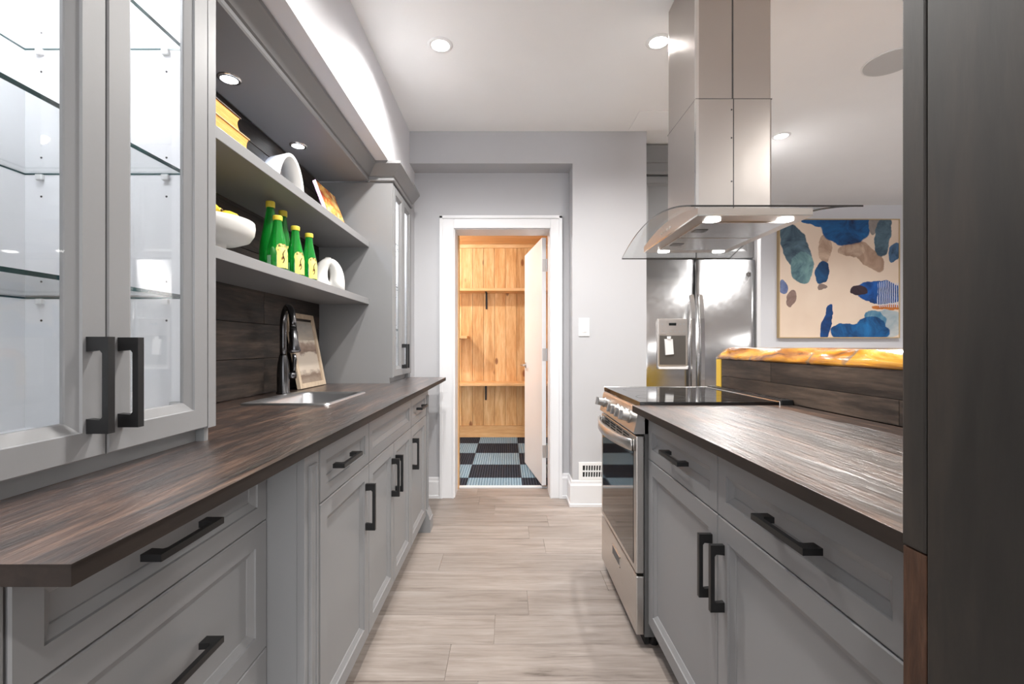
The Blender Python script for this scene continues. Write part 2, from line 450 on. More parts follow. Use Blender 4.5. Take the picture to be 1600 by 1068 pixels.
struct(obj('wall_rear', bm, M['wall_white']), 'white rear wall with an added window opening for daylight fill')
# door casing and jamb
bm = bmesh.new()
def casing_prof(w): return w
cz = 2.02
for (o_, i_, sg) in ((-0.508, -0.402, 1), (0.408, 0.322, -1)):
    bx(bm, o_, i_, 3.404, 3.42, 0, 2.112, 0.003)
    bx(bm, o_, o_ + sg * 0.022, 3.396, 3.404, 0, 2.112, 0.002)
    bx(bm, i_ - sg * 0.012, i_, 3.40, 3.404, 0, 2.03, 0.001)
bx(bm, -0.402, 0.322, 3.404, 3.42, cz, 2.112, 0.003); bx(bm, -0.508, 0.408, 3.396, 3.404, 2.092, 2.114, 0.002)
struct(obj('trim_2', bm, M['trim']), 'white moulded casing around the pantry doorway')
bm = bmesh.new()
bx(bm, -0.415, -0.395, 3.42, 3.62, 0, 2.035); bx(bm, 0.318, 0.340, 3.42, 3.62, 0, 2.035); bx(bm, -0.395, 0.318, 3.42, 3.62, 2.015, 2.035)
struct(obj('trim_3', bm, M['trim']), 'white door jamb lining the pantry opening')
struct(box('trim_4', -0.395, 0.318, 3.655, 3.685, -0.004, 0.012, M['trim'], bev=0.003), 'white threshold strip between oak floor and carpet')
struct(box('trim_5', -0.412, -0.388, 3.62, 3.70, 0.0, 2.2, M['pine']), 'thin pine strip lining the pantry side of the jamb')
# baseboards
def base_prof(h, d): return [(0, 0), (d + 0.006, 0), (d + 0.006, 0.02), (d, 0.024), (d, h - 0.035), (d * 0.6, h - 0.022), (d * 0.55, h - 0.006), (d * 0.3, h), (0, h)]
bm = bmesh.new(); sweep(bm, base_prof(0.185, 0.018), [(0.408, 3.42), (0.463, 3.42), (0.463, 3.24), (1.02, 3.24)])
struct(obj('baseboard_back', bm, M['trim']), 'tall white baseboard turning the corner beside the range')
bm = bmesh.new(); sweep(bm, base_prof(0.155, 0.016), [(-0.70, 3.42), (-0.508, 3.42)])
struct(obj('baseboard_left', bm, M['trim']), 'white baseboard behind the end of the wet bar')
# ceiling hatch
bm = bmesh.new(); bx(bm, 0.858, 1.62, 2.96, 3.22, CEIL - 0.006, CEIL, 0.002)
tag(obj('access_panel', bm, M['ceil']), 'flush white access panel in the ceiling above the fridge corner', 'panel')
# ceiling speaker
t_ = thing('ceiling_speaker', 'round white flush speaker grille set in the ceiling', 'speaker', (2.065, 2.45, CEIL - 0.006))
bm = bmesh.new(); cyl(bm, (2.065, 2.45, CEIL - 0.004), 0.13, 0.004, seg=48); obj('rim', bm, M['plate'], t_)
bm = bmesh.new(); cyl(bm, (2.065, 2.45, CEIL - 0.006), 0.122, 0.002, seg=48); obj('grille', bm, paint('speaker_grille', srgb(200, 200, 200), 0.8), t_)

def recessed(x, y, label, power=CAN_W, z=CEIL, r=0.045, mat='lens', col=(1, 0.975, 0.94), name='recessed_light', group=None, size=156, ring='plate', blend=0.8):
    t = thing(name, label, 'light', (x, y, z - 0.006), group=group)
    bm = bmesh.new(); lathe(bm, (x, y, z), [(r, -0.0005), (r, -0.006), (r * 1.35, -0.004), (r * 1.4, 0.0)], 32); obj('trim_ring', bm, M[ring], t, True)
    bm = bmesh.new(); cyl(bm, (x, y, z - 0.004), r, 0.003, seg=32); obj('lens', bm, M[mat], t)
    l = bpy.data.lights.new('lamp', 'SPOT'); l.energy = power; l.color = col; l.spot_size = math.radians(size); l.spot_blend = blend
    l.shadow_soft_size = r * 0.8
    o = bpy.data.objects.new('lamp', l); COL.objects.link(o); o.parent = t; o.location = (0, 0, -0.012)
    return t
recessed(-0.341, 2.311, 'lit recessed ceiling light in front of the white bulkhead', CAN_W * 1.15)
recessed(0.06, 1.42, 'lit recessed ceiling light over the middle of the aisle', CAN_W * 1.5)
recessed(0.759, 2.287, 'lit recessed ceiling light beside the range hood chimney')
recessed(1.99, 3.31, 'lit recessed ceiling light in front of the painting wall', 72)
for (x, y) in ((3.4, 3.31), (3.4, 1.2), (2.1, 0.2), (-0.2, -0.9), (1.2, -0.9)):  # extra out-of-view ceiling lights, added to brighten the room
    recessed(x, y, 'added unseen recessed ceiling light brightening the open room', group='added unseen fill lights of the open room', power=60 if y > 0 else CAN_W * 0.7)

# ------------------------------------------------------------------ pantry behind the door
PF = 0.008
pf = struct(box('floor_pantry', -2.2, 1.4, 3.685, 5.72, -0.05, PF - 0.006, M['gap']), 'pantry floor covered in carpet tiles')
TS = 0.457; ty = [3.685]
y = 5.68 - 0.457 * 0.30
x_lines = -0.325
bmA = {}
rows = []
yy = 5.68 - 0.50 * TS * 0.62
# rows of tiles, alternating like a chessboard
edges = [5.68, 5.305, 4.823, 4.352, 3.914, 3.685]
for ri in range(len(edges) - 1):
    y1, y0 = edges[ri], edges[ri + 1]
    for ci in range(-4, 4):
        x0 = -0.337 + ci * TS + 0.0
        x1 = x0 + TS
        if x0 < -2.2 or x1 > 1.45: continue
        dark = (ri + ci) % 2 == 1
        bm = bx(bmesh.new(), x0 + 0.002, x1 - 0.002, y0 + 0.002, y1 - 0.002, PF - 0.006, PF, 0.002)
        xs_ = obj('carpet_tile', bm, M['carpet_dark' if dark else 'carpet_blue'], pf)
def boards(parent, x0, w, n, y0, y1, z0, z1, mat, gap=0.003):
    for i in range(n):
        xa = x0 + i * w
        bm = bx(bmesh.new(), xa + gap / 2, xa + w - gap / 2, y0, y1, z0, z1, 0.0025)
        c = Vector((xa + w / 2, (y0 + y1) / 2, z0)); bmesh.ops.translate(bm, verts=bm.verts, vec=-c)
        o = obj('board', bm, mat, parent, local=True); o.location = c - Vector(parent.location)
bw = struct(box('wall_pantry', -2.3, 1.4, 5.70, 5.76, 0, 2.5, M['pine']), 'knotty pine boarded wall inside the pantry')
boards(bw, -0.573 - 0.1375 * 11, 0.1375, 25, 5.68, 5.70, 0, 2.405, M['pine'])
struct(box('baseboard_pantry', -2.2, 1.3, 5.655, 5.68, PF - 0.006, 0.150, M['pine_x'], bev=0.003), 'plain pine baseboard below the boarded wall')
cp = struct(box('ceiling_pantry', -2.3, 1.4, 3.60, 5.76, 2.42, 2.5, M['pine_x']), 'pine plank ceiling of the pantry')
for i in range(14):
    ya = 5.68 - (i + 1) * 0.14
    bm = bx(bmesh.new(), -2.2, 1.35, ya + 0.0015, ya + 0.1385, 2.405, 2.42, 0.0025)
    c = Vector((0, ya, 2.405)); bmesh.ops.translate(bm, verts=bm.verts, vec=-c)
    o = obj('board', bm, M['pine_x'], cp, local=True); o.location = c - cp.location
struct(box('trim_6', -2.2, 1.3, 5.655, 5.68, 2.36, 2.405, M['pine_x'], bev=0.004), 'pine crown strip at the top of the pantry wall')
struct(box('wall_pantry_side', -2.3, -2.2, 3.6, 5.7, 0, 2.42, M['pine']), 'pine side wall of the pantry')
struct(box('wall_pantry_right', 0.86, 0.93, 3.6, 5.7, 0, 2.42, M['pine']), 'pine wall of the pantry behind the open door')
def pantry_shelf(x0, x1, yd, z, label, th=0.032, bracket=None):
    t = thing('pantry_shelf', label, 'shelf', ((x0 + x1) / 2, 5.68, z - th))
    box('shelf_board', x0, x1, 5.68 - yd, 5.68, z - th, z, M['pine_x'], t, 0.003)
    if bracket is not None:
        bm = bmesh.new(); bx(bm, bracket - 0.011, bracket + 0.011, 5.672, 5.68, z - th - 0.20, z - th)
        bx(bm, bracket - 0.011, bracket + 0.011, 5.68 - yd * 0.7, 5.672, z - th - 0.006, z - th)
        obj('bracket', bm, M['black'], t)
pantry_shelf(-2.2, 0.86, 0.26, 1.83, 'long pine shelf across the pantry wall, above eye level', bracket=-0.262)
pantry_shelf(-2.2, 0.86, 0.30, 0.70, 'long pine shelf across the pantry wall, at knee height', bracket=-0.270)
pantry_shelf(-2.2, -0.478, 0.30, 1.262, 'short pine shelf ending halfway along the pantry wall')
t_ = thing('pantry_ceiling_lamp', 'plain round ceiling lamp inside the pine pantry', 'lamp', (-1.35, 4.62, 2.36))
bm = bmesh.new(); lathe(bm, (-1.35, 4.62, 2.36), [(0, 0), (0.09, 0.01), (0.12, 0.03), (0.125, 0.044), (0, 0.044)]); obj('shade', bm, emit('pantry_lamp', (1, 0.95, 0.88, 1), 3), t_, True)
l = bpy.data.lights.new('lamp', 'POINT'); l.energy = 50; l.color = (0.95, 0.97, 1); l.shadow_soft_size = 0.03
o = bpy.data.objects.new('lamp', l); COL.objects.link(o); o.location = (0, 0, -0.06); o.parent = t_

# pantry door leaf, hinged on the right jamb and swung into the pantry
ang = math.atan2(4.36 - 3.63, 0.19 - 0.300)
d_ = struct(thing('door_1', None, None, (0.305, 3.625, 0.03), ang), 'white pantry door swung open against the pine wall')
DW, DT, DH = 0.735, 0.035, 2.0
def dbx(bm, u0, u1, w0, w1, z0, z1, bev=0): return bx(bm, u0, u1, w0, w1, z0, z1, bev)
bm = bx(bmesh.new(), 0, DW, -0.003, DT - 0.003, 0, DH - 0.03, 0.002); obj('door_leaf', bm, M['trim'], d_, local=True)
for hz in (0.22, 0.99, 1.70):
    bm = bmesh.new(); bx(bm, -0.002, 0.0, 0.001, DT - 0.007, hz, hz + 0.1, 0); cyl(bm, (-0.006, -0.005, hz), 0.006, 0.1, seg=10)
    obj('hinge', bm, M['nickel'], d_, local=True)
bm = bmesh.new(); cyl(bm, (DW - 0.06, DT - 0.003, 0.93), 0.026, 0.008, 'y'); cyl(bm, (DW - 0.06, DT + 0.005, 0.93), 0.010, 0.03, 'y')
bx(bm, DW - 0.16, DW - 0.05, DT + 0.032, DT + 0.045, 0.922, 0.938, 0.003); obj('door_handle', bm, M['nickel'], d_, local=True)
bm = bmesh.new(); bx(bm, DW, DW + 0.002, 0.004, DT - 0.01, 0.90, 0.96); obj('latch_plate', bm, M['nickel'], d_, local=True)

# light switch and floor register on the door wall
t_ = thing('light_switch', 'white rocker light switch on the grey wall by the doorway', 'switch', (0.543, 3.24, 1.21))
bm = bx(bmesh.new(), 0.506, 0.583, 3.233, 3.24, 1.208, 1.336, 0.003); obj('plate', bm, M['plate'], t_)
bm = bmesh.new(); prism(bm, [(3.233, 1.237), (3.229, 1.237), (3.226, 1.307), (3.233, 1.307)], 0.526, 0.560, 'x'); obj('rocker', bm, M['trim'], t_)
for zz_ in (1.218, 1.326): obj('screw', cyl(bmesh.new(), (0.5445, 3.2315, zz_), 0.003, 0.002, 'y', 10), M['plate'], t_)
t_ = thing('wall_register', 'white slotted air register above the baseboard beside the range', 'vent', (0.60, 3.24, 0.19))
vx0, vx1, vz0, vz1 = 0.506, 0.80, 0.186, 0.312
bm = bmesh.new()
bx(bm, vx0, vx1, 3.232, 3.24, vz0, vz0 + 0.022); bx(bm, vx0, vx1, 3.232, 3.24, vz1 - 0.022, vz1)
bx(bm, vx0, vx0 + 0.028, 3.232, 3.24, vz0 + 0.022, vz1 - 0.022); bx(bm, vx1 - 0.028, vx1, 3.232, 3.24, vz0 + 0.022, vz1 - 0.022); bx(bm, vx0 + 0.028, vx1 - 0.028, 3.233, 3.24, 0.244, 0.254)
obj('frame', bm, M['plate'], t_)
bm = bx(bmesh.new(), vx0 + 0.01, vx1 - 0.01, 3.238, 3.2395, vz0 + 0.01, vz1 - 0.01); obj('backing', bm, M['gap'], t_)
for i in range(12):
    xa = vx0 + 0.042 + i * 0.0185
    bm = bmesh.new(); prism(bm, [(xa, vz0 + 0.02), (xa + 0.007, vz0 + 0.02), (xa + 0.011, vz1 - 0.02), (xa + 0.004, vz1 - 0.02)], 3.234, 3.238, 'y'); obj('slat', bm, M['plate'], t_)

# ================================================================== LEFT: WET BAR
CX, CT, CB = -0.443, 0.915, 0.891          # counter front, top and underside
FX = -0.497                                # face of the main run
DX = -0.59                                 # face of the recessed drawer stack
G = 0.003
ZB, ZG, ZT = 0.10, 0.716, 0.866            # bottom of doors, drawer gap, top of drawers

def front(t, name, y0, y1, z0, z1, face, sgn, frame=0.052, handle=None, mat='cab'):
    p = obj(name, front_bm('x', face, sgn, y0 + G / 2, y1 - G / 2, z0 + G / 2, z1 - G / 2, frame=frame), M[mat], t)
    if handle:
        c, z, vert = handle; obj('handle', handle_bm(face, sgn, c, z, vert), M['black'], p)
    return p

# near drawer stack
t = thing('drawer_cabinet', 'grey three-drawer base cabinet set back under the counter end', 'cabinet', (-0.86, 0.80, 0))
bm = bmesh.new(); bx(bm, -1.135, DX - 0.021, 0.475, 1.118, ZB, CB); bx(bm, -1.135, DX - 0.08, 0.49, 1.118, 0, ZB); obj('body', bm, M['cab'], t)
bm = bx(bmesh.new(), DX - 0.021, DX - 0.002, 0.475, 0.535, ZB, CB, 0.002); obj('end_stile', bm, M['cab'], t)
front(t, 'drawer', 0.538, 1.117, ZG - 0.004, ZT + 0.006, DX, 1, 0.040, (0.812, 0.795, False))
front(t, 'drawer', 0.538, 1.117, 0.400, ZG - 0.004, DX, 1, 0.048, (0.812, 0.562, False))
front(t, 'drawer', 0.538, 1.117, ZB, 0.400, DX, 1, 0.048, (0.812, 0.262, False))

def base_cab(name, label, y0, y1, body_y0=None, body_y1=None):
    t = thing(name, label, 'cabinet', (-0.86, (y0 + y1) / 2, 0))
    bm = bmesh.new(); a = y0 if body_y0 is None else body_y0; b = y1 if body_y1 is None else body_y1
    
    if name == 'sink_cabinet':
        for q in ((-1.135, FX - 0.021, a + 0.0005, a + 0.018, ZB, CB - 0.0005), (-1.135, FX - 0.021, b - 0.018, b - 0.0005, ZB, CB - 0.0005), (-1.135, -1.12, a, b, ZB, CB - 0.0005),
                  (-1.12, FX - 0.021, a + 0.018, b - 0.018, ZB, ZB + 0.018), (FX - 0.04, FX - 0.021, a + 0.018, b - 0.018, ZG, CB - 0.0005)): bx(bm, *q)
    else: bx(bm, -1.135, FX - 0.021, a + 0.0005, b - 0.0005, ZB, CB - 0.0005)
    bx(bm, -1.135, FX - 0.075, a + 0.001, b - 0.001, 0, ZB); obj('body', bm, M['cab'], t)
    return t
def pilaster(t, y0, y1, panel=True):
    bm = bx(bmesh.new(), FX - 0.021, FX - 0.002, y0, y1, ZB, CB - 0.0005, 0.0015)
    p = obj('pilaster', bm, M['cab'], t)
    bm = front_bm('x', FX + 0.006, 1, y0 + 0.022, y1 - 0.022, ZB + 0.03, 0.835, th=0.008, frame=0.006, step=0.004); obj('pilaster_panel', bm, M['cab'], t)
    bm = bmesh.new(); z = 0.135
    prism(bm, [(FX - 0.10, 0), (FX + 0.026, 0), (FX + 0.026, 0.075), (FX + 0.020, 0.082), (FX + 0.020, 0.090), (FX + 0.002, z), (FX - 0.10, z)], y0 - 0.0, y1 + 0.016, 'y')
    obj('plinth_foot', bm, M['cab'], t)
t1 = base_cab('base_cabinet', 'grey base cabinet with one drawer and door beside the recessed drawer stack', 1.206, 1.632, 1.1185)
bm = bx(bmesh.new(), DX - 0.03, FX - 0.021, 1.1183, 1.122, ZB, CB - 0.0005); obj('end_panel', bm, M['cab'], t1)
pilaster(t1, 1.1183, 1.204)
front(t1, 'drawer', 1.206, 1.632, ZG, ZT, FX, 1, 0.040, (1.375, 0.795, False))
front(t1, 'door', 1.206, 1.632, ZB, ZG, FX, 1, 0.048, (1.597, 0.573, True))
t2 = base_cab('sink_cabinet', 'grey double-door sink cabinet with a blank drawer front', 1.632, 2.345)
front(t2, 'drawer_front', 1.632, 2.345, ZG, ZT, FX, 1, 0.040)
front(t2, 'door', 1.632, 1.9885, ZB, ZG, FX, 1, 0.048, (1.955, 0.573, True))
front(t2, 'door', 1.9885, 2.345, ZB, ZG, FX, 1, 0.048, (2.022, 0.573, True))
t3 = base_cab('base_cabinet', 'narrow grey base cabinet ending in a plinth foot by the doorway', 2.345, 2.772, None, 2.86)
pilaster(t3, 2.775, 2.86)
front(t3, 'drawer', 2.345, 2.772, ZG, ZT, FX, 1, 0.040, (2.56, 0.795, False))
front(t3, 'door', 2.345, 2.772, ZB, ZG, FX, 1, 0.048, (2.385, 0.573, True))

# counter with sink cut-out
SX0, SX1, SY0, SY1 = -1.008, -0.668, 1.70, 2.16
t = thing('bar_counter', 'long dark-stained wood countertop of the wet bar', 'countertop', (-0.79, 1.86, CB))
bm = bmesh.new()
xs_ = [-1.1365, SX0 + 0.012, SX1 - 0.012, CX]; ys_ = [0.462, SY0 + 0.012, SY1 - 0.012, 3.268]
for i in range(3):
    for j in range(3):
        if i == 1 and j == 1: continue
        for z, rev in ((CT, False), (CB, True)):
            vs = [bm.verts.new((xs_[a], ys_[b], z)) for a, b in ((i, j), (i + 1, j), (i + 1, j + 1), (i, j + 1))]
            bm.faces.new(vs[::-1] if rev else vs)
bmesh.ops.remove_doubles(bm, verts=bm.verts, dist=1e-5)
be = [e for e in bm.edges if len(e.link_faces) == 1]
tops = {}
for e in be:
    a, b = e.verts
    if a.co.z > 0.9:
        pa = [v for v in bm.verts if abs(v.co.x - a.co.x) < 1e-5 and abs(v.co.y - a.co.y) < 1e-5 and v.co.z < 0.9][0]
        pb = [v for v in bm.verts if abs(v.co.x - b.co.x) < 1e-5 and abs(v.co.y - b.co.y) < 1e-5 and v.co.z < 0.9][0]
        bm.faces.new((a, b, pb, pa))
es = [e for e in bm.edges if all(v.co.z > 0.9 for v in e.verts) and (all(abs(v.co.x - CX) < 1e-5 for v in e.verts) or all(abs(v.co.y - 0.462) < 1e-5 for v in e.verts))]
bmesh.ops.bevel(bm, geom=es, offset=0.002, segments=2, affect='EDGES')
edge_faces(bm); obj('slab', bm, None, t, mats=[M['counter'], M['counter_edge']])

# sink
t = thing('bar_sink', 'small drop-in stainless steel bar sink', 'sink', (-0.84, 1.93, CT))
bm = bmesh.new()
def rr(x0, x1, y0, y1, z, r, n=5):
    out = []
    for cx_, cy_, a0 in ((x1 - r, y1 - r, 0), (x0 + r, y1 - r, PI / 2), (x0 + r, y0 + r, PI), (x1 - r, y0 + r, 1.5 * PI)):
        for k in range(n + 1):
            a = a0 + k * PI / 2 / n; out.append((cx_ + r * math.cos(a), cy_ + r * math.sin(a), z))
    return out
loops = [rr(SX0, SX1, SY0, SY1, CT + 0.0005, 0.02), rr(SX0 + 0.002, SX1 - 0.002, SY0 + 0.002, SY1 - 0.002, CT + 0.006, 0.02),
         rr(SX0 + 0.010, SX1 - 0.010, SY0 + 0.010, SY1 - 0.010, CT + 0.007, 0.018),
         rr(SX0 + 0.060, SX1 - 0.022, SY0 + 0.030, SY1 - 0.030, CT + 0.005, 0.04), rr(SX0 + 0.064, SX1 - 0.026, SY0 + 0.034, SY1 - 0.034, CT - 0.004, 0.04),
         rr(SX0 + 0.075, SX1 - 0.036, SY0 + 0.046, SY1 - 0.046, CT - 0.14, 0.045), rr(SX0 + 0.095, SX1 - 0.056, SY0 + 0.066, SY1 - 0.066, CT - 0.155, 0.04)]
R_ = [[bm.verts.new(p) for p in lp] for lp in loops]
for a, b in zip(R_, R_[1:]):
    for i in range(len(a)): bm.faces.new((a[i], a[(i + 1) % len(a)], b[(i + 1) % len(a)], b[i]))
bm.faces.new(R_[-1]); obj('basin', bm, M['sink'], t, True)
bm = bmesh.new(); lathe(bm, (-0.82, 1.93, CT - 0.155), [(0.0, 0.002), (0.03, 0.002), (0.042, 0.004), (0.045, 0.001)]); obj('drain', bm, M['chrome'], t, True)

# faucet
fx, fy = -1.045, 2.12
t = thing('bar_faucet', 'dark gunmetal gooseneck faucet with pull-down spray head', 'faucet', (fx, fy, CT))
bm = bmesh.new(); lathe(bm, (fx, fy, CT), [(0, 0), (0.030, 0), (0.030, 0.006), (0.027, 0.010), (0.027, 0.10), (0.024, 0.14), (0.0175, 0.175), (0.0165, 0.18), (0, 0.18)]); obj('body', bm, M['gunmetal'], t, True)
dirv = Vector((0.62, -0.785, 0)).normalized(); pts = []
for z in (0.178, 0.22, 0.27): pts.append(Vector((fx, fy, CT + z)))
R0 = 0.092
for k in range(0, 15):
    a = PI - k * (PI * 1.0) / 14
    pts.append(Vector((fx, fy, CT + 0.305)) + dirv * (R0 + R0 * math.cos(a)) + Vector((0, 0, R0 * math.sin(a))))
bm = tube(bmesh.new(), pts, 0.0145, 16); obj('gooseneck', bm, M['gunmetal'], t, True)
hd = pts[-1]; dn = (dirv * 0.22 + Vector((0, 0, -1))).normalized()
bm = tube(bmesh.new(), [hd, hd + dn * 0.02, hd + dn * 0.022, hd + dn * 0.06, hd + dn * 0.105, hd + dn * 0.112], [0.0145, 0.0155, 0.018, 0.018, 0.026, 0.022], 18); obj('spray_head', bm, M['gunmetal'], t, True)
sd = Vector((0.785, 0.62, 0))
bm = tube(bmesh.new(), [Vector((fx, fy, CT + 0.085)) + sd * 0.02, Vector((fx, fy, CT + 0.085)) + sd * 0.055], [0.017, 0.017], 16)
tube(bm, [Vector((fx, fy, CT + 0.09)) + sd * 0.045, Vector((fx, fy, CT + 0.16)) + sd * 0.05, Vector((fx, fy, CT + 0.185)) + sd * 0.047], [0.008, 0.010, 0.008], 12); obj('lever', bm, M['gunmetal'], t, True)

# backsplash boards behind the open shelves
sp = struct(box('wall_backsplash', -1.1369, -1.132, 1.08, 2.715, CT + 0.002, 2.12, M['gap']), 'dark-stained wood boards behind the open shelves')
hgt = [0.163, 0.157, 0.165, 0.150, 0.160, 0.155, 0.160, 0.09]; z = CT + 0.003; r_ = 0
for hh in hgt:
    cut = [1.08, 1.08 + (0.55 if r_ % 2 else 1.02), 2.715]
    for a, b in zip(cut, cut[1:]):
        bm = bx(bmesh.new(), -1.132, -1.124 + random.uniform(-0.0015, 0.0015), a + 0.001, b - 0.001, z + 0.001, min(z + hh, 2.12) - 0.001, 0.0015)
        c = Vector((-1.12, (a + b) / 2, z)); bmesh.ops.translate(bm, verts=bm.verts, vec=-c)
        o = obj('board', bm, M['splash'], sp, local=True); o.location = c - sp.location
    z += hh; r_ += 1

# open wall shelves
for zt, lb in ((1.422, 'deep grey floating shelf holding the green bottles'), (1.763, 'deep grey floating shelf under the puck lights')):
    tag(box('wall_shelf', -1.1235, -0.827, 1.0735, 2.7185, zt - 0.036, zt, M['cab'], bev=0.002), lb, 'shelf')

# display cabinets standing on the counter
def display_cabinet(y0, y1, label, dsplit, hy, outer_near, hinge=False, light=6.0):
    F = -0.685; z0, z1 = CT, 2.116
    t = thing('display_cabinet', label, 'cabinet', (-0.9, (y0 + y1) / 2, CT))
    for a, b, nm in ((y0, y0 + 0.014, 'side_panel'), (y1 - 0.014, y1, 'side_panel')):
        box(nm, -1.1355, F - 0.021, a, b, z0, z1, M['cab'], t)
    box('liner', -1.118, F - 0.024, y0 + 0.0145, y0 + 0.018, z0 + 0.03, z1 - 0.02, M['inner'], t)
    box('liner', -1.118, F - 0.024, y1 - 0.018, y1 - 0.0145, z0 + 0.03, z1 - 0.02, M['inner'], t)
    box('back_panel', -1.1355, -1.118, y0 + 0.014, y1 - 0.014, z0, z1, M['inner'], t)
    box('bottom_panel', -1.118, F - 0.0605, y0 + 0.0145, y1 - 0.0145, z0, z0 + 0.032, M['inner'], t)
    box('top_panel', -1.118, F - 0.022, y0 + 0.0145, y1 - 0.0145, z1 - 0.02, z1, M['inner'], t)
    box('base_rail', F - 0.060, F - 0.040, y0 + 0.0145, y1 - 0.0145, z0, z0 + 0.033, M['cab'], t, 0.001)
    box('face_stile', F - 0.022, F - 0.002, y0, y0 + 0.027 if outer_near else y0 + 0.012, z0 + 0.033, z1, M['cab'], t, 0.001)
    box('face_stile', F - 0.022, F - 0.002, y1 - (0.028 if not outer_near else 0.012), y1, z0 + 0.033, z1, M['cab'], t, 0.001)
    ya, yb = y0 + (0.029 if outer_near else 0.014), y1 - (0.030 if not outer_near else 0.014)
    for a, b, h in ((ya, dsplit, hy[0]), (dsplit, yb, hy[1])):
        d = obj('glass_door', front_bm('x', F, 1, a + 0.0015, b - 0.0015, z0 + 0.036, z1 - 0.008, frame=0.044, glass=True, step=0.014), M['cab'], t)
        box('pane', F - 0.0165, F - 0.0125, a + 0.062, b - 0.062, z0 + 0.096, z1 - 0.068, M['glass'], d)
        obj('handle', handle_bm(F, 1, h, 1.072, True, 0.158, 0.036, 0.013), M['black'], d)
    for zs in (1.250, 1.537, 1.826):
        g = box('glass_shelf', -1.117, -0.752, y0 + 0.0185, y1 - 0.0185, zs - 0.004, zs + 0.004, M['glass_shelf'], t)
        box('front_edge', -0.752, -0.7505, y0 + 0.0185, y1 - 0.0185, zs - 0.004, zs + 0.004, M['glass_edge'], g)
        bm = bmesh.new(); bx(bm, -1.117, -0.752, y1 - 0.0186, y1 - 0.018, zs - 0.005, zs - 0.001); bx(bm, -1.118, -1.1175, y0 + 0.018, y1 - 0.018, zs - 0.005, zs - 0.001)
        obj('contact_edge', bm, M['glass_edge'], g)
        for yy_, sg in ((y1 - 0.018, -1), (y0 + 0.018, 1)):
            for xx in (-0.79, -1.08):
                bm = bmesh.new(); bx(bm, xx - 0.008, xx + 0.008, yy_, yy_ + sg * 0.008, zs - 0.018, zs - 0.005, 0.002); obj('shelf_clip', bm, M['plate'], t)
                for dz in (-0.055, 0.035): obj('pin_hole', cyl(bmesh.new(), (xx, yy_ if sg < 0 else yy_ + 0.0006, zs + dz), 0.0025, -0.0006 if sg < 0 else 0.0006, 'y', 8), M['gap'], t)
    if hinge:
        bm = bmesh.new(); yy_ = y1 - 0.018
        bx(bm, -0.775, -0.715, yy_ - 0.014, yy_, 0.992, 1.008, 0.002); bx(bm, -0.745, -0.727, yy_ - 0.004, yy_, 0.975, 1.026, 0.002)
        cyl(bm, (-0.736, yy_ - 0.006, 0.984), 0.005, 0.004, 'y', 12); cyl(bm, (-0.736, yy_ - 0.006, 1.017), 0.005, 0.004, 'y', 12)
        obj('hinge', bm, M['nickel'], t)
    yc = (y0 + y1) / 2; xc = -0.92
    bm = bmesh.new(); cyl(bm, (xc, yc, z1 - 0.028), 0.03, 0.008); p = obj('puck_light', bm, M['lens_cool'], t)
    l = bpy.data.lights.new('lamp', 'POINT'); l.energy = light; l.color = (0.95, 0.97, 1); l.shadow_soft_size = 0.09
    o = bpy.data.objects.new('lamp', l); COL.objects.link(o); o.parent = t; o.location = (xc + 0.9, 0, z1 - 0.06 - CT)
    return t
display_cabinet(0.488, 1.0725, 'grey glass-door display cabinet standing at the counter end', 0.779, (0.746, 0.806), False, True, 4.4)
display_cabinet(2.7195, 3.245, 'tall grey glass-door display cabinet beside the leaning framed picture', 2.985, (2.955, 3.015), True, False, 5.4)

# shelf-bay ceiling and crown
tag(box('shelf_bay_canopy', -1.1235, -0.8445, 1.0735, 2.7185, 2.121, 2.14, M['cab']), 'grey canopy panel over the open shelves', 'canopy')
prof = [(-0.012, 2.118), (0.006, 2.118), (0.010, 2.124), (0.010, 2.133), (0.004, 2.138), (0.004, 2.146), (0.012, 2.150), (0.054, 2.200), (0.060, 2.206), (0.060, 2.2215), (-0.012, 2.2215)]
tag(obj('crown_moulding', sweep(bmesh.new(), prof, [(-0.685, 0.486), (-0.685, 1.075), (-0.832, 1.075), (-0.832, 2.7185), (-0.685, 2.7185), (-0.685, 3.247)]), M['cab']),
    'grey crown moulding stepping along the upper cabinets', 'moulding')
recessed(-1.025, 1.676, 'lit puck light above the stacked books', 7.0, 2.121, 0.029, 'lens_cool', (0.70, 0.80, 1), 'puck_light', None, 130, 'chrome')
recessed(-1.028, 2.234, 'lit puck light above the white arch ornament', 7.0, 2.121, 0.029, 'lens_cool', (0.70, 0.80, 1), 'puck_light', None, 130, 'chrome')

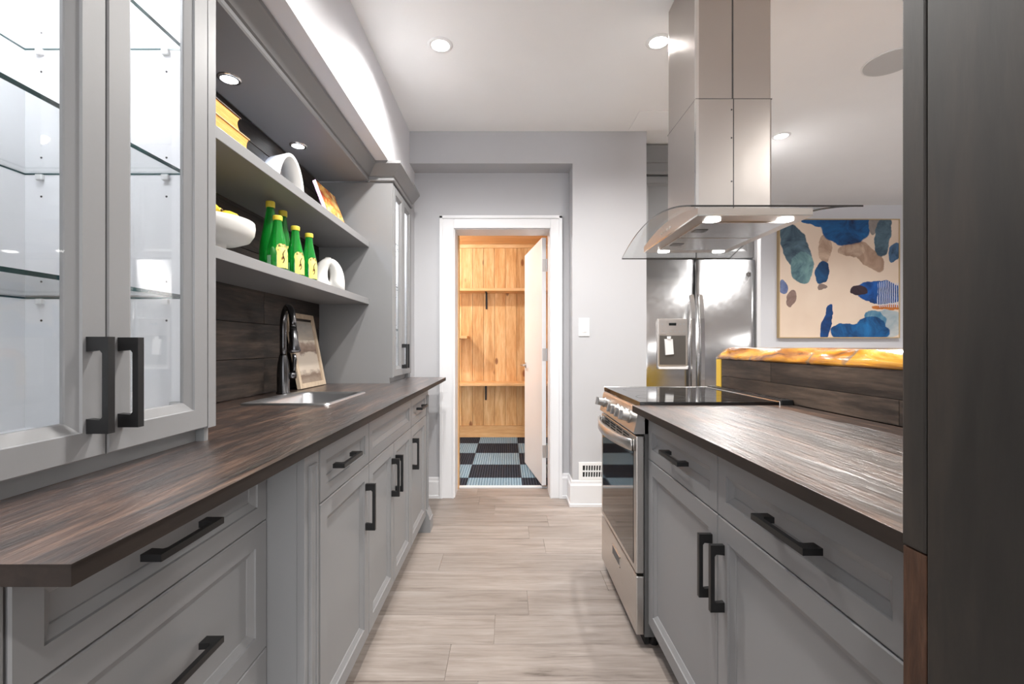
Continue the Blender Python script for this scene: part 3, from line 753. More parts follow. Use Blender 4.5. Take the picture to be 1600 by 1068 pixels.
# ------------------------------------------------------------------ objects on the shelves
SL, SU = 1.4225, 1.7635
def bottle(x, y, h, r, rot, label, group, labelled):
    t = thing('soda_bottle', label, 'bottle', (x, y, SL), rot, group)
    k = h
    prof = [(0, 0.004), (r * 0.5, 0.0), (r * 0.9, 0.0), (r, 0.008), (r * 1.0, k * 0.30), (r * 0.93, k * 0.42), (r * 0.70, k * 0.60), (r * 0.50, k * 0.76), (0.0145, k * 0.89), (0.0135, k * 0.95), (0, k * 0.95)]
    obj('glass_body', lathe(bmesh.new(), (0, 0, 0), prof, 28), M['bottle'], t, True, True)
    bm = lathe(bmesh.new(), (0, 0, 0), [(0, k * 0.915), (0.0165, k * 0.915), (0.0172, k * 0.93), (0.0172, k * 0.99), (0.0155, k), (0, k)], 24); obj('cap', bm, M['cap'], t, False, True)
    if labelled:
        bm = bmesh.new(); n = 12; A = []; 
        rows_ = [(0.03, 1.0), (0.10, 1.0), (0.30, 1.0), (0.36, 1.15), (0.43, 1.05), (0.47, 0.6)]
        grid = []
        for fz, wd in rows_:
            rr_ = (r if fz <= 0.30 else r * (1 - (fz - 0.30) / 0.30 * 0.27)) + 0.0012
            grid.append([bm.verts.new((rr_ * math.cos(a * wd), rr_ * math.sin(a * wd), k * fz)) for a in [(-0.62 + 1.24 * i / n) for i in range(n + 1)]])
        for a, b in zip(grid, grid[1:]):
            for i in range(n): bm.faces.new((a[i], a[i + 1], b[i + 1], b[i]))
        lb = obj('paper_label', bm, M['label'], t, True, True)
        bm = bmesh.new(); pts_ = []
        for i in range(22):
            q = i / 21; a = 0.10 * math.sin(q * 7.0) - 0.05 + 0.16 * q; pts_.append(((r * 1.02 + 0.0012) * math.cos(a), (r * 1.02 + 0.0012) * math.sin(a), k * (0.12 + 0.24 * q)))
        obj('lettering', tube(bm, pts_, 0.0016, 6), M['ink'], lb, True, True)
    bm = bmesh.new(); n = 8; grid = []
    for fz in (0.05, 0.25):
        grid.append([bm.verts.new(((r + 0.0012) * math.cos(a), (r + 0.0012) * math.sin(a), k * fz)) for a in [-1.75 + 0.55 * i / n for i in range(n + 1)]])
    for i in range(n): bm.faces.new((grid[0][i], grid[0][i + 1], grid[1][i + 1], grid[1][i]))
    obj('back_label', bm, M['label_small'], t, True, True)
    return t
face = -0.55
bottle(-0.943, 1.81, 0.288, 0.040, -2.0, 'tall green soda bottle at the end of the bottle row nearest the fruit bowl', 'green soda bottles', False)
bottle(-0.955, 1.935, 0.288, 0.038, face - 0.1, 'tall green soda bottle standing behind the short labelled bottles', 'green soda bottles', True)
bottle(-0.869, 1.72, 0.205, 0.036, face, 'short green soda bottle with yellow label beside the two tall bottles', 'green soda bottles', True)
bottle(-0.872, 1.87, 0.205, 0.035, face, 'short green soda bottle with yellow label, middle of the three short ones', 'green soda bottles', True)
bottle(-0.868, 1.99, 0.205, 0.034, face, 'short green soda bottle with yellow label beside the white ring vase', 'green soda bottles', True)

# fruit bowl and lemons
bxc, byc = -0.977, 1.49
t = thing('pedestal_bowl', 'white ceramic pedestal bowl filled with lemons', 'bowl', (bxc, byc, SL))
bm = lathe(bmesh.new(), (bxc, byc, SL), [(0, 0), (0.052, 0), (0.053, 0.006), (0.047, 0.035), (0.05, 0.05), (0.085, 0.052), (0.118, 0.066), (0.131, 0.088), (0.134, 0.108), (0.132, 0.126), (0.127, 0.126), (0.127, 0.108), (0.120, 0.088), (0.095, 0.075), (0, 0.07)], 40)
obj('bowl_body', bm, M['ceramic'], t, True)
def lemon(x, y, z, rz, tilt, label, s=1.0):
    t = thing('lemon', label, 'lemon', (x, y, z), rz, 'lemons in the pedestal bowl')
    prof = [(0, -0.044), (0.006, -0.042), (0.010, -0.037), (0.022, -0.028), (0.030, -0.012), (0.032, 0.0), (0.030, 0.012), (0.022, 0.028), (0.010, 0.037), (0.007, 0.043), (0, 0.046)]
    bm = lathe(bmesh.new(), (0, 0, 0), [(r * s, zz * s) for r, zz in prof], 22); bmesh.ops.rotate(bm, verts=bm.verts, matrix=Matrix.Rotation(tilt, 3, 'Y'))
    obj('skin', bm, M['lemon'], t, True, True)
    bm = cyl(bmesh.new(), (0, 0, 0.044 * s), 0.004, 0.004, seg=8); bmesh.ops.rotate(bm, verts=bm.verts, matrix=Matrix.Rotation(tilt, 3, 'Y')); obj('stem_end', bm, M['leafdark'], t, True, True)
lemon(bxc + 0.058, byc + 0.002, SL + 0.122, 0.2, 1.5, 'yellow lemon resting high on the aisle side of the bowl', 1.1)
lemon(bxc + 0.040, byc + 0.078, SL + 0.116, 0.1, 1.7, 'yellow lemon against the bowl rim facing the bottles')
lemon(bxc + 0.040, byc - 0.075, SL + 0.126, -0.1, 1.4, 'yellow lemon tucked beside the glass-door cabinet', 1.15)
lemon(bxc - 0.040, byc - 0.012, SL + 0.115, 1.6, 1.6, 'yellow lemon at the back of the bowl')
lemon(bxc - 0.045, byc + 0.070, SL + 0.118, 0.6, 1.5, 'yellow lemon low at the back of the bowl rim')

# ring vase: rounded arch slab with a narrow slit
def arch_slab(t, w, h, d, hole, mat, n=36, taper=0.75):
    """outline in local xz, thickness along y; hole = (half width, z0, z1)"""
    bm = bmesh.new(); out = []; inn = []
    zc = h * 0.42
    for i in range(n):
        a = 2 * PI * i / n; dx_, dz_ = math.sin(a), -math.cos(a); lo, hi = 0.0, 1.0
        for _ in range(24):                      # ray to the arch outline
            m_ = (lo + hi) / 2; x, z = dx_ * m_, zc + dz_ * m_
            inside = z >= 0 and (abs(x) / (w / 2)) ** 2.2 + (max(0, z - h * 0.22) / (h * 0.78)) ** 2.0 <= 1
            lo, hi = (m_, hi) if inside else (lo, m_)
        out.append((dx_ * lo, zc + dz_ * lo))
        inn.append((hole[0] * dx_ * abs(dx_) ** 0.6, (hole[1] + hole[2]) / 2 + (hole[2] - hole[1]) / 2 * dz_))
    loops = []
    for fy, ko, in ((-d / 2, 0.86), (-d / 2 * 0.6, 1.0), (d / 2 * 0.6, 1.0), (d / 2, 0.86)):
        loops.append([bm.verts.new((x * ko, fy, h / 2 + (z - h / 2) * (ko * 0.5 + 0.5) if z > h / 2 else z)) for x, z in out])
    li = [[bm.verts.new((x, fy, z)) for x, z in inn] for fy in (-d / 2 * 0.75, d / 2 * 0.75)]
    m_ = n
    for a, b in zip(loops, loops[1:]):
        for i in range(m_): bm.faces.new((a[i], a[(i + 1) % m_], b[(i + 1) % m_], b[i]))
    for i in range(m_):
        j = (i + 1) % m_
        bm.faces.new((loops[0][i], loops[0][j], li[0][j], li[0][i])); bm.faces.new((loops[-1][j], loops[-1][i], li[1][i], li[1][j])); bm.faces.new((li[0][i], li[0][j], li[1][j], li[1][i]))
    return bm
t = thing('ring_vase', 'chunky white ceramic ring vase with a narrow slit', 'vase', (-0.93, 2.36, SL), math.radians(34))
obj('vase_body', arch_slab(t, 0.155, 0.166, 0.085, (0.010, 0.04, 0.125), None), M['ceramic'], t, True, True)
bm = lathe(bmesh.new(), (0, 0, 0.158), [(0, 0), (0.017, 0.0), (0.018, 0.008), (0.014, 0.014), (0, 0.014)], 20); obj('neck', bm, M['ceramic'], t, True, True)

# arch ornament on the upper shelf: half-elliptical tunnel
t = thing('arch_ornament', 'white ceramic arch ornament open at both ends', 'ornament', (-0.95, 1.92, SU), math.radians(68))
bm = bmesh.new(); n = 24; rings = []
for yy_ in (-0.048, 0.048):
    for (rx, rz) in ((0.072, 0.178), (0.060, 0.164)):
        rings.append([bm.verts.new((rx * math.cos(PI * i / n), yy_, rz * math.sin(PI * i / n))) for i in range(n + 1)])
for i in range(n):
    a, b, c, d = rings
    bm.faces.new((a[i], a[i + 1], c[i + 1], c[i])); bm.faces.new((b[i + 1], b[i], d[i], d[i + 1])); bm.faces.new((a[i + 1], a[i], b[i], b[i + 1])); bm.faces.new((c[i], c[i + 1], d[i + 1], d[i]))
for k in (0, n): a, b, c, d = (r[k] for r in rings); bm.faces.new((a, c, d, b))
obj('arch_body', bm, M['ceramic'], t, True, True)
for p in t.children[0].data.polygons: p.use_smooth = len(p.vertices) == 4 and abs(p.normal.y) < 0.5

# two big books lying flat
def book(y0, y1, x0, x1, z, th, label, cover):
    t = thing('hardcover_book', label, 'book', ((x0 + x1) / 2, (y0 + y1) / 2, z), group='books lying on the upper shelf')
    box('cover', x0 - 0.003, x1 + 0.003, y0, y1 + 0.004, z, z + 0.004, cover, t, 0.001)
    box('cover', x0 - 0.003, x1 + 0.003, y0, y1 + 0.004, z + th - 0.004, z + th, cover, t, 0.001)
    box('spine', x0 - 0.003, x1 + 0.003, y0 - 0.004, y0, z, z + th, cover, t, 0.001)
    bm = bmesh.new(); n = 8; pl = [(y0, z + 0.004)] + [(y1 - 0.012 * math.sin(PI * i / n), z + 0.004 + (th - 0.008) * i / n) for i in range(n + 1)] + [(y0, z + th - 0.004)]
    prism(bm, pl, x0, x1, 'x'); obj('page_block', bm, M['pages'], t)
book(1.16, 1.515, -1.09, -0.862, SU, 0.062, 'thick book with orange page edges at the bottom of the stack', M['cover_tan'])
book(1.15, 1.475, -1.085, -0.868, SU + 0.0625, 0.050, 'thick book with orange page edges on top of the stack', M['cover_dark'])

# cookbook leaning back on a small easel
t = thing('cookbook', 'cookbook with food photo cover and pink spine propped upright', 'book', (-0.95, 2.47, SU))
tl = Matrix.Translation((-0.905, 2.47, SU + 0.004)) @ Matrix.Rotation(-0.36, 4, 'Y')
bm = bx(bmesh.new(), -0.012, 0.0, -0.125, 0.125, 0, 0.235); bmesh.ops.transform(bm, matrix=tl, verts=bm.verts); obj('page_block', bm, M['pages'], t)
bm = bx(bmesh.new(), 0.0004, 0.002, -0.128, 0.128, -0.002, 0.238); bmesh.ops.transform(bm, matrix=tl, verts=bm.verts); obj('front_cover', bm, M['mag'], t)
bm = bx(bmesh.new(), -0.014, 0.002, -0.131, -0.126, -0.002, 0.239); bmesh.ops.transform(bm, matrix=tl, verts=bm.verts); obj('spine', bm, M['spine_pink'], t)
t = thing('book_easel', 'small dark easel propping the cookbook', 'easel', (-0.99, 2.47, SU))
obj('leg', tube(bmesh.new(), [(-1.03, 2.42, SU + 0.004), (-0.982, 2.44, SU + 0.16)], 0.004, 8), M['black'], t, True)
obj('leg', tube(bmesh.new(), [(-1.03, 2.52, SU + 0.004), (-0.982, 2.50, SU + 0.16)], 0.004, 8), M['black'], t, True)
obj('crossbar', tube(bmesh.new(), [(-0.982, 2.43, SU + 0.16), (-0.982, 2.51, SU + 0.16)], 0.004, 8), M['black'], t, True)

# small framed landscape leaning on the backsplash
t = thing('framed_picture', 'small landscape print in a pale wood frame leaning on the backsplash', 'picture', (-1.06, 2.465, CT))
tl = Matrix.Translation((-1.045, 2.465, CT + 0.004)) @ Matrix.Rotation(-0.19, 4, 'Y')
pw, ph, fr = 0.32, 0.40, 0.026
bm = bmesh.new()
bx(bm, -0.02, 0, -pw / 2, -pw / 2 + fr, 0, ph, 0.002); bx(bm, -0.02, 0, pw / 2 - fr, pw / 2, 0, ph, 0.002); bx(bm, -0.02, 0, -pw / 2 + fr, pw / 2 - fr, 0, fr, 0.002); bx(bm, -0.02, 0, -pw / 2 + fr, pw / 2 - fr, ph - fr, ph, 0.002)
bmesh.ops.transform(bm, matrix=tl, verts=bm.verts); obj('frame', bm, M['frame_wood'], t)
nt = NT('landscape_print'); nt.bsdf(None, 0.5)
tc = nt.n('ShaderNodeTexCoord'); sx = nt.n('ShaderNodeSeparateXYZ'); nt.l(tc.outputs['Object'], sx.inputs[0])
nz = nt.noise(nt.coords((1, 5, 14)), 2.0, 5, 0.6)
zz = nt.math('MULTIPLY_ADD', nz, 0.10, sx.outputs['Z'])
cc = nt.ramp(nt.math('MULTIPLY', zz, 2.2), [(0.0, srgb(206, 192, 176)), (0.25, srgb(132, 112, 98)), (0.31, srgb(214, 200, 184)), (0.50, srgb(216, 203, 188)), (0.54, srgb(128, 106, 94)), (0.62, srgb(170, 150, 136)), (0.66, srgb(218, 206, 190)), (0.84, srgb(176, 172, 166)), (1.0, srgb(220, 208, 192))])
nt.l(cc, nt.b.inputs['Base Color'])
bm = bx(bmesh.new(), -0.016, -0.010, -pw / 2 + fr, pw / 2 - fr, fr, ph - fr); bmesh.ops.transform(bm, matrix=tl, verts=bm.verts); obj('print', bm, nt.m, t)

# ================================================================== RIGHT: RANGE RUN
RX, RFX = 0.467, 0.525
RY0, RY1 = 1.708, 2.335                     # range
def right_cab(label, y0, y1, hy_door, hy_drawer):
    t = thing('base_cabinet', label, 'cabinet', (0.8, (y0 + y1) / 2, 0))
    bm = bmesh.new(); bx(bm, RFX + 0.021, 1.07, y0 + 0.0005, y1 - 0.0005, ZB, CB - 0.0005); bx(bm, RFX + 0.075, 1.07, y0 + 0.001, y1 - 0.001, 0, ZB); obj('body', bm, M['cab'], t)
    front(t, 'drawer', y0, y1, ZG, ZT, RFX, -1, 0.042, (hy_drawer, 0.793, False))
    front(t, 'door', y0, y1, ZB, ZG, RFX, -1, 0.050, (hy_door, 0.573, True))
    return t
t = right_cab('grey base cabinet with drawer and door beside the range', 1.138, 1.700, 1.172, 1.40)
box('filler_stile', RFX + 0.003, RFX + 0.021, 1.6965, 1.7035, ZB, CB - 0.001, M['cab'], t)
t = right_cab('grey base cabinet with drawer and door beside the dark post', 0.577, 1.138, 1.106, 0.838)
box('filler_stile', RFX + 0.003, 1.07, 0.535, 0.5765, 0, CB - 0.001, M['cab'], t)
bm = bx(bmesh.new(), RX, 1.074, 0.534, RY0 - 0.004, CB, CT, 0.0015); edge_faces(bm)
tag(obj('range_counter', bm, None, None, mats=[M['counter'], M['counter_edge']]), 'dark-stained wood countertop between the range and the post', 'countertop')

# post
t = thing('timber_post', 'dark-stained timber post at the end of the range counter', 'post', (0.57, 0.43, 0))
box('core', 0.472, 0.66, 0.335, 0.530, 0, CEIL, M['post'], t)
box('face_plank', 0.462, 0.472, 0.33, 0.5010, 0, CEIL, M['post'], t, 0.0015)
box('edge_plank', 0.4615, 0.472, 0.5025, 0.5325, 0.905, CEIL, M['post'], t, 0.0025)
box('foot_block', 0.4625, 0.472, 0.5025, 0.5325, 0, 0.9035, M['post_brown'], t, 0.0015)

# pony wall behind the counter
pw_ = struct(box('wall_pony', 1.084, 1.21, 0.40, 2.288, 0, 1.07, M['gap']), 'low wall behind the range clad in dark-stained boards')
for z0_, z1_, cut in ((CT + 0.002, 0.988, [0.40, 1.25, 2.288]), (0.989, 1.0705, [0.40, 1.86, 2.288])):
    for a, b in zip(cut, cut[1:]):
        bm = bx(bmesh.new(), 1.0755, 1.084, a + 0.0008, b - 0.0008, z0_, z1_ - 0.0005, 0.001)
        c = Vector((1.08, (a + b) / 2, z0_)); bmesh.ops.translate(bm, verts=bm.verts, vec=-c)
        o = obj('board', bm, M['splash'], pw_, local=True); o.location = c - pw_.location
# live edge bar top with a waterfall end
t = thing('bar_ledge', 'amber live-edge wood slab capping the low wall', 'ledge', (1.25, 1.35, 0.93))
bm = bmesh.new(); rows_ = []; n = 44
for i in range(n + 1):
    y = 0.40 + (2.345 - 0.40) * i / n
    w1 = 0.006 * math.sin(i * 0.9) + 0.005 * math.sin(i * 2.3 + 1); w2 = 0.007 * math.sin(i * 0.7 + 2) + 0.004 * math.sin(i * 1.9)
    e = max(0, (y - 2.27) / 0.075)
    zt = 1.127 + 0.002 * math.sin(i * 0.5)
    rows_.append([bm.verts.new(p) for p in ((1.074, y, 1.0712), (1.068 + w1 * 0.6, y, 1.080), (1.078 + w1, y, 1.098 - 0.004 * e), (1.105 + w2, y, zt - 0.010 * e), (1.125 + w2, y, zt + 0.002 - 0.012 * e), (1.52, y, zt - 0.012 * e), (1.53, y, 1.10), (1.51, y, 1.0712))])
for a, b in zip(rows_, rows_[1:]):
    for j in range(8): bm.faces.new((a[j], a[(j + 1) % 8], b[(j + 1) % 8], b[j]))
bm.faces.new(rows_[0]); bm.faces.new(rows_[-1][::-1]); obj('slab', bm, M['live'], t, True)
box('waterfall_leg', 1.0735, 1.50, 2.29, 2.342, 0.0, 1.0708, M['pine_sap'], t, 0.002)

# ------------------------------------------------------------------ range
t = thing('kitchen_range', 'stainless steel electric range with black glass cooktop', 'range', (0.78, (RY0 + RY1) / 2, 0))
OX = 0.483
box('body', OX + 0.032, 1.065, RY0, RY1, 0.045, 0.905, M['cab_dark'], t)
for (x, y) in ((0.56, RY0 + 0.04), (0.56, RY1 - 0.04), (1.0, RY0 + 0.04), (1.0, RY1 - 0.04)): obj('foot', cyl(bmesh.new(), (x, y, 0.0), 0.02, 0.045, seg=14), M['black'], t)
box('toe_recess', OX + 0.034, OX + 0.05, RY0 + 0.01, RY1 - 0.01, 0.012, 0.05, M['gap'], t)
# cooktop
ck = box('cooktop', 0.497, 1.02, RY0 - 0.0015, RY1 + 0.004, 0.906, 0.927, M['blackgloss'], t, 0.002)
box('trim_strip', 0.497, 1.062, RY1 + 0.0045, RY1 + 0.010, 0.905, 0.929, M['chrome'], ck, 0.001)
box('trim_strip', 1.0205, 1.026, RY0 - 0.001, RY1 + 0.004, 0.906, 0.929, M['chrome'], ck, 0.001)
rv = box('rear_vent', 1.0265, 1.0725, RY0 - 0.001, RY1 + 0.004, 0.906, 0.934, M['black'], t, 0.002)
for i in range(26):
    y = RY0 + 0.03 + i * 0.0225
    for x in (1.035, 1.055): obj('vent_slot', bx(bmesh.new(), x, x + 0.008, y, y + 0.012, 0.934, 0.935), M['chrome' if random.random() < 0.3 else 'gunmetal'], rv)
for (x, y, r) in ((0.63, 1.87, 0.10), (0.63, 2.18, 0.075), (0.88, 1.87, 0.075), (0.88, 2.18, 0.10)):
    bm = bmesh.new()
    ro = [bm.verts.new((x + r * math.cos(2 * PI * i / 40), y + r * math.sin(2 * PI * i / 40), 0.9273)) for i in range(40)]
    ri_ = [bm.verts.new((x + (r - 0.003) * math.cos(2 * PI * i / 40), y + (r - 0.003) * math.sin(2 * PI * i / 40), 0.9273)) for i in range(40)]
    for i in range(40): bm.faces.new((ro[i], ro[(i + 1) % 40], ri_[(i + 1) % 40], ri_[i]))
    obj('burner_ring', bm, M['gunmetal'], ck)
# control fascia with knobs
bm = bmesh.new(); prism(bm, [(0.53, 0.905), (0.497, 0.905), (0.492, 0.897), (0.474, 0.812), (0.478, 0.806), (0.53, 0.806)], RY0, RY1, 'y'); cpn = obj('control_panel', bm, M['steel_h'], t)
kn = Vector((-1, 0, 0.21)).normalized()
def knob(y):
    c = Vector((0.4835, y, 0.858)); bm = bmesh.new()
    tube(bm, [c, c + kn * 0.006], [0.026, 0.025], 24); tube(bm, [c + kn * 0.006, c + kn * 0.032], [0.021, 0.019], 24)
    k_ = obj('knob', bm, M['knob'], t, False)
    bm = bx(bmesh.new(), 0, 0.014, -0.005, 0.005, -0.019, 0.019, 0.002)
    bmesh.ops.transform(bm, matrix=Matrix.Translation(c + kn * 0.030) @ Matrix.Rotation(PI + math.atan2(0.21, 1), 4, 'Y'), verts=bm.verts); obj('grip', bm, M['knob'], k_)
for y in (2.27, 2.015, 1.945, 1.875, 1.805): knob(y)
# oven door
od = obj('oven_door', bx(bmesh.new(), OX, OX + 0.031, RY0 + 0.001, RY1 - 0.001, 0.282, 0.798, 0.005), M['steel_h'], t)
box('door_glass', OX - 0.0015, OX + 0.0005, RY0 + 0.035, RY1 - 0.035, 0.305, 0.742, M['blackgloss'], od)
for i in range(4):
    for j in range(3):
        y = RY0 + 0.10 + i * 0.115
        bm = bx(bmesh.new(), OX - 0.001, OX + 0.001, y, y + 0.09, 0.755 + j * 0.012, 0.761 + j * 0.012); obj('vent_slot', bm, M['gap'], od)
bm = bmesh.new(); n = 18; L_, Rr = [], []
rows_ = []
for i in range(n + 1):
    q = i / n; y = RY0 + 0.012 + (RY1 - RY0 - 0.024) * q; b = OX - 0.018 - 0.040 * math.sin(PI * q) ** 0.8
    rows_.append([bm.verts.new(p) for p in ((b, y, 0.742), (b, y, 0.782), (b + 0.010, y, 0.786), (b + 0.010, y, 0.738))])
for a, b in zip(rows_, rows_[1:]):
    for j in range(4): bm.faces.new((a[j], a[(j + 1) % 4], b[(j + 1) % 4], b[j]))
bm.faces.new(rows_[0]); bm.faces.new(rows_[-1][::-1])
for yy_ in (RY0 + 0.012, RY1 - 0.030): bx(bm, OX - 0.012, OX + 0.001, yy_, yy_ + 0.018, 0.740, 0.784)
obj('handle', bm, M['steel_h'], od, True)
for p in od.children[-1].data.polygons: p.use_smooth = abs(p.normal.z) < 0.2 and abs(p.normal.y) < 0.75
# storage drawer with a pocket pull
dw = obj('storage_drawer', bx(bmesh.new(), OX, OX + 0.031, RY0 + 0.001, RY1 - 0.001, 0.052, 0.272, 0.005), M['steel_h'], t)
bm = bmesh.new(); yc = (RY0 + RY1) / 2
bx(bm, OX - 0.002, OX, yc - 0.07, yc + 0.07, 0.186, 0.190); bx(bm, OX - 0.002, OX, yc - 0.07, yc + 0.07, 0.226, 0.230); bx(bm, OX - 0.002, OX, yc - 0.07, yc - 0.066, 0.186, 0.230); bx(bm, OX - 0.002, OX, yc + 0.066, yc + 0.07, 0.186, 0.230)
obj('pull_rim', bm, M['chrome'], dw)
bm = bx(bmesh.new(), OX - 0.0008, OX + 0.0005, yc - 0.066, yc + 0.066, 0.19, 0.226); obj('pull_pocket', bm, M['cab_dark'], dw)

# ------------------------------------------------------------------ range hood
HX0, HX1, HYc = 0.60, 1.165, 1.94
t = thing('range_hood', 'stainless steel island range hood with curved glass canopy', 'range hood', (0.882, HYc, 1.60))
def arch(y): return 1.135 + 0.535 - 0.072 * ((y - HYc) / 0.45) ** 2
bm = bmesh.new(); n = 28; A = []
for i in range(n + 1):
    y = HYc - 0.45 + 0.9 * i / n; z = arch(y)
    A.append([bm.verts.new(p) for p in ((HX0, y, z), (HX1, y, z), (HX1, y, z - 0.006), (HX0, y, z - 0.006))])
for a, b in zip(A, A[1:]):
    for j in range(4):
        f = bm.faces.new((a[j], a[(j + 1) % 4], b[(j + 1) % 4], b[j])); f.material_index = 1 if j in (1, 3) else 0
for f in (bm.faces.new(A[0]), bm.faces.new(A[-1][::-1])): f.material_index = 1
obj('glass_canopy', bm, None, t, mats=[M['hood_glass'], M['hood_glass_edge']])
# body under the glass: flat tray with arched sides
BX0, BX1, BY0, BY1, BZ = 0.677, 1.087, 1.62, 2.26, 1.600
bm = bmesh.new()
low = [(BY0, BZ), (BY1, BZ)]; top = [(BY0 + (BY1 - BY0) * i / 16, arch(BY0 + (BY1 - BY0) * i / 16) - 0.0065) for i in range(17)]
poly = [(BY0, BZ), (BY1, BZ)] + top[::-1]
prism(bm, poly, BX0, BX1, 'x'); hb = obj('body', bm, M['steel'], t)
bm = bx(bmesh.new(), BX0 - 0.0008, BX0 + 0.001, BY0, BY1, BZ, BZ + 0.006); bx(bm, BX0, BX1, BY0 - 0.0008, BY0 + 0.001, BZ, BZ + 0.004); obj('lip', bm, M['chrome'], hb)
for i in range(5):
    bm = cyl(bmesh.new(), (BX0 - 0.004, 1.885 + i * 0.028, 1.628), 0.005, 0.004, 'x', 14); obj('button', bm, M['chrome'], hb)
# underside: filters, lamps
for k, (a, b) in enumerate(((1.70, 1.935), (1.945, 2.18))):
    f = box('grease_filter', BX0 + 0.05, BX1 - 0.045, a, b, BZ - 0.004, BZ - 0.0004, M['steel_f'], t, 0.001)
    box('latch', BX0 + 0.065, BX0 + 0.115, (a + b) / 2 - 0.022, (a + b) / 2 + 0.022, BZ - 0.006, BZ - 0.004, M['gunmetal'], f)
for (x, y) in ((0.754, 1.672), (1.020, 1.672), (0.762, 2.222), (1.030, 2.222)):
    bm = cyl(bmesh.new(), (x, y, BZ - 0.004), 0.027, 0.0036, seg=24); lp = obj('hood_lamp', bm, M['lens'], t)
    l = bpy.data.lights.new('lamp', 'SPOT'); l.energy = 3.5; l.color = (1, 0.95, 0.88); l.spot_size = math.radians(130); l.spot_blend = 0.8; l.shadow_soft_size = 0.02
    o = bpy.data.objects.new('lamp', l); COL.objects.link(o); o.parent = t; o.location = (x - 0.882, y - HYc, -0.012)
# telescoping chimney
CX0, CX1, CY0, CY1 = 0.736, 1.036, 1.78, 2.095
def chimney(x0, x1, y0, y1, z0, z1):
    r = 0.010; q = []
    for cx_, cy_, a0 in ((x1 - r, y1 - r, 0), (x0 + r, y1 - r, PI / 2), (x0 + r, y0 + r, PI), (x1 - r, y0 + r, 1.5 * PI)):
        for k in range(5): a = a0 + k * PI / 8; q.append((cx_ + r * math.cos(a), cy_ + r * math.sin(a)))
    return prism(bmesh.new(), q, z0, z1, 'z')
c1 = obj('lower_chimney', chimney(CX0, CX1, CY0, CY1, arch(CY0) - 0.001, 2.102), M['steel'], t)
c2 = obj('upper_chimney', chimney(CX0 + 0.002, CX1 - 0.002, CY0 + 0.002, CY1 - 0.002, 2.102, CEIL - 0.001), M['steel'], t)
xm = 0.884
box('joint_line', CX0 + 0.0005, CX1 - 0.0005, CY0 + 0.0005, CY1 - 0.0005, 2.1021, 2.105, M['gunmetal'], c2)
box('corner_trim', CX0 - 0.001, CX0 + 0.012, CY0 - 0.0015, CY0 + 0.012, arch(CY0) - 0.001, 2.102, M['chrome'], c1, 0.001)
box('corner_trim', CX0 + 0.001, CX0 + 0.013, CY0 + 0.0005, CY0 + 0.013, 2.103, CEIL - 0.002, M['chrome'], c2, 0.001)
bm = bx(bmesh.new(), xm - 0.002, xm + 0.0015, CY0 - 0.0008, CY0, arch(CY0), 2.102); obj('seam', bm, M['gunmetal'], c1)
bm = bx(bmesh.new(), xm - 0.006, xm, CY0 + 0.0012, CY0 + 0.002, 2.103, CEIL - 0.002); obj('seam', bm, M['gunmetal'], c2)
for z in (1.78, 1.95, 2.06): obj('rivet', cyl(bmesh.new(), (xm - 0.008, CY0 - 0.002, z), 0.003, 0.002, 'y', 8), M['gunmetal'], c1)

# ------------------------------------------------------------------ fridge and its surround
FY = 3.40
t = thing('refrigerator', 'side-by-side stainless steel refrigerator with ice dispenser', 'refrigerator', (1.42, 3.75, 0))
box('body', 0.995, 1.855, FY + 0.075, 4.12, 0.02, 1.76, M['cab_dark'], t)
box('base_grille', 1.0, 1.85, FY + 0.05, FY + 0.075, 0.0, 0.09, M['black'], t)
def fdoor(name, x0, x1):
    bm = bmesh.new(); n = 14; q = []
    for i in range(n + 1):
        u = i / n; b = 0.004 * (1 - (2 * u - 1) ** 2) + (0.0 if 0 < i < n else -0.006)
        q.append((x0 + (x1 - x0) * u, FY - b))
    prism(bm, q + [(x1, FY + 0.07), (x0, FY + 0.07)], 0.10, 1.782, 'z'); o = obj(name, bm, M['steel_f'], t, True)
    for p in o.data.polygons: p.use_smooth = abs(p.normal.z) < 0.3 and p.normal.y < -0.7
    return o
dl = fdoor('freezer_door', 0.998, 1.394); dr = fdoor('fridge_door', 1.402, 1.853)
def fhandle(p, x):
    bm = bmesh.new(); n = 20; rows_ = []
    for i in range(n + 1):
        q = i / n; z = 0.62 + 0.90 * q; y = FY - 0.028 - 0.040 * math.sin(PI * q) ** 0.5
        rows_.append([bm.verts.new(pp) for pp in ((x - 0.016, y + 0.018, z), (x - 0.014, y, z), (x + 0.014, y, z), (x + 0.016, y + 0.018, z))])
    for a, b in zip(rows_, rows_[1:]):
        for j in range(4): bm.faces.new((a[j], a[(j + 1) % 4], b[(j + 1) % 4], b[j]))
    bm.faces.new(rows_[0]); bm.faces.new(rows_[-1][::-1])
    for z in (0.63, 1.495): bx(bm, x - 0.012, x + 0.012, FY - 0.025, FY - 0.004, z - 0.012, z + 0.015)
    obj('handle', bm, M['chrome'], p)
fhandle(dl, 1.366); fhandle(dr, 1.432)
ds = box('dispenser_frame', 1.114, 1.340, FY - 0.018, FY - 0.004, 0.968, 1.342, M['panel_beige'], dl, 0.006)
box('control_panel', 1.122, 1.332, FY - 0.022, FY - 0.018, 1.222, 1.330, M['panel_beige'], t, 0.002)
box('display', 1.198, 1.252, FY - 0.0235, FY - 0.022, 1.290, 1.310, M['lcd'], t)
for x in (1.140, 1.172, 1.204, 1.236, 1.268, 1.302):
    box('button', x, x + 0.014, FY - 0.0235, FY - 0.022, 1.244, 1.252, M['nickel'], t)
for x in (1.142, 1.276, 1.302):
    box('button', x, x + 0.014, FY - 0.0235, FY - 0.022, 1.296, 1.304, M['nickel'], t)
box('dispenser_recess', 1.130, 1.324, FY - 0.0195, FY - 0.018, 1.000, 1.216, paint('recess_grey', srgb(84, 80, 76), 0.4), t)
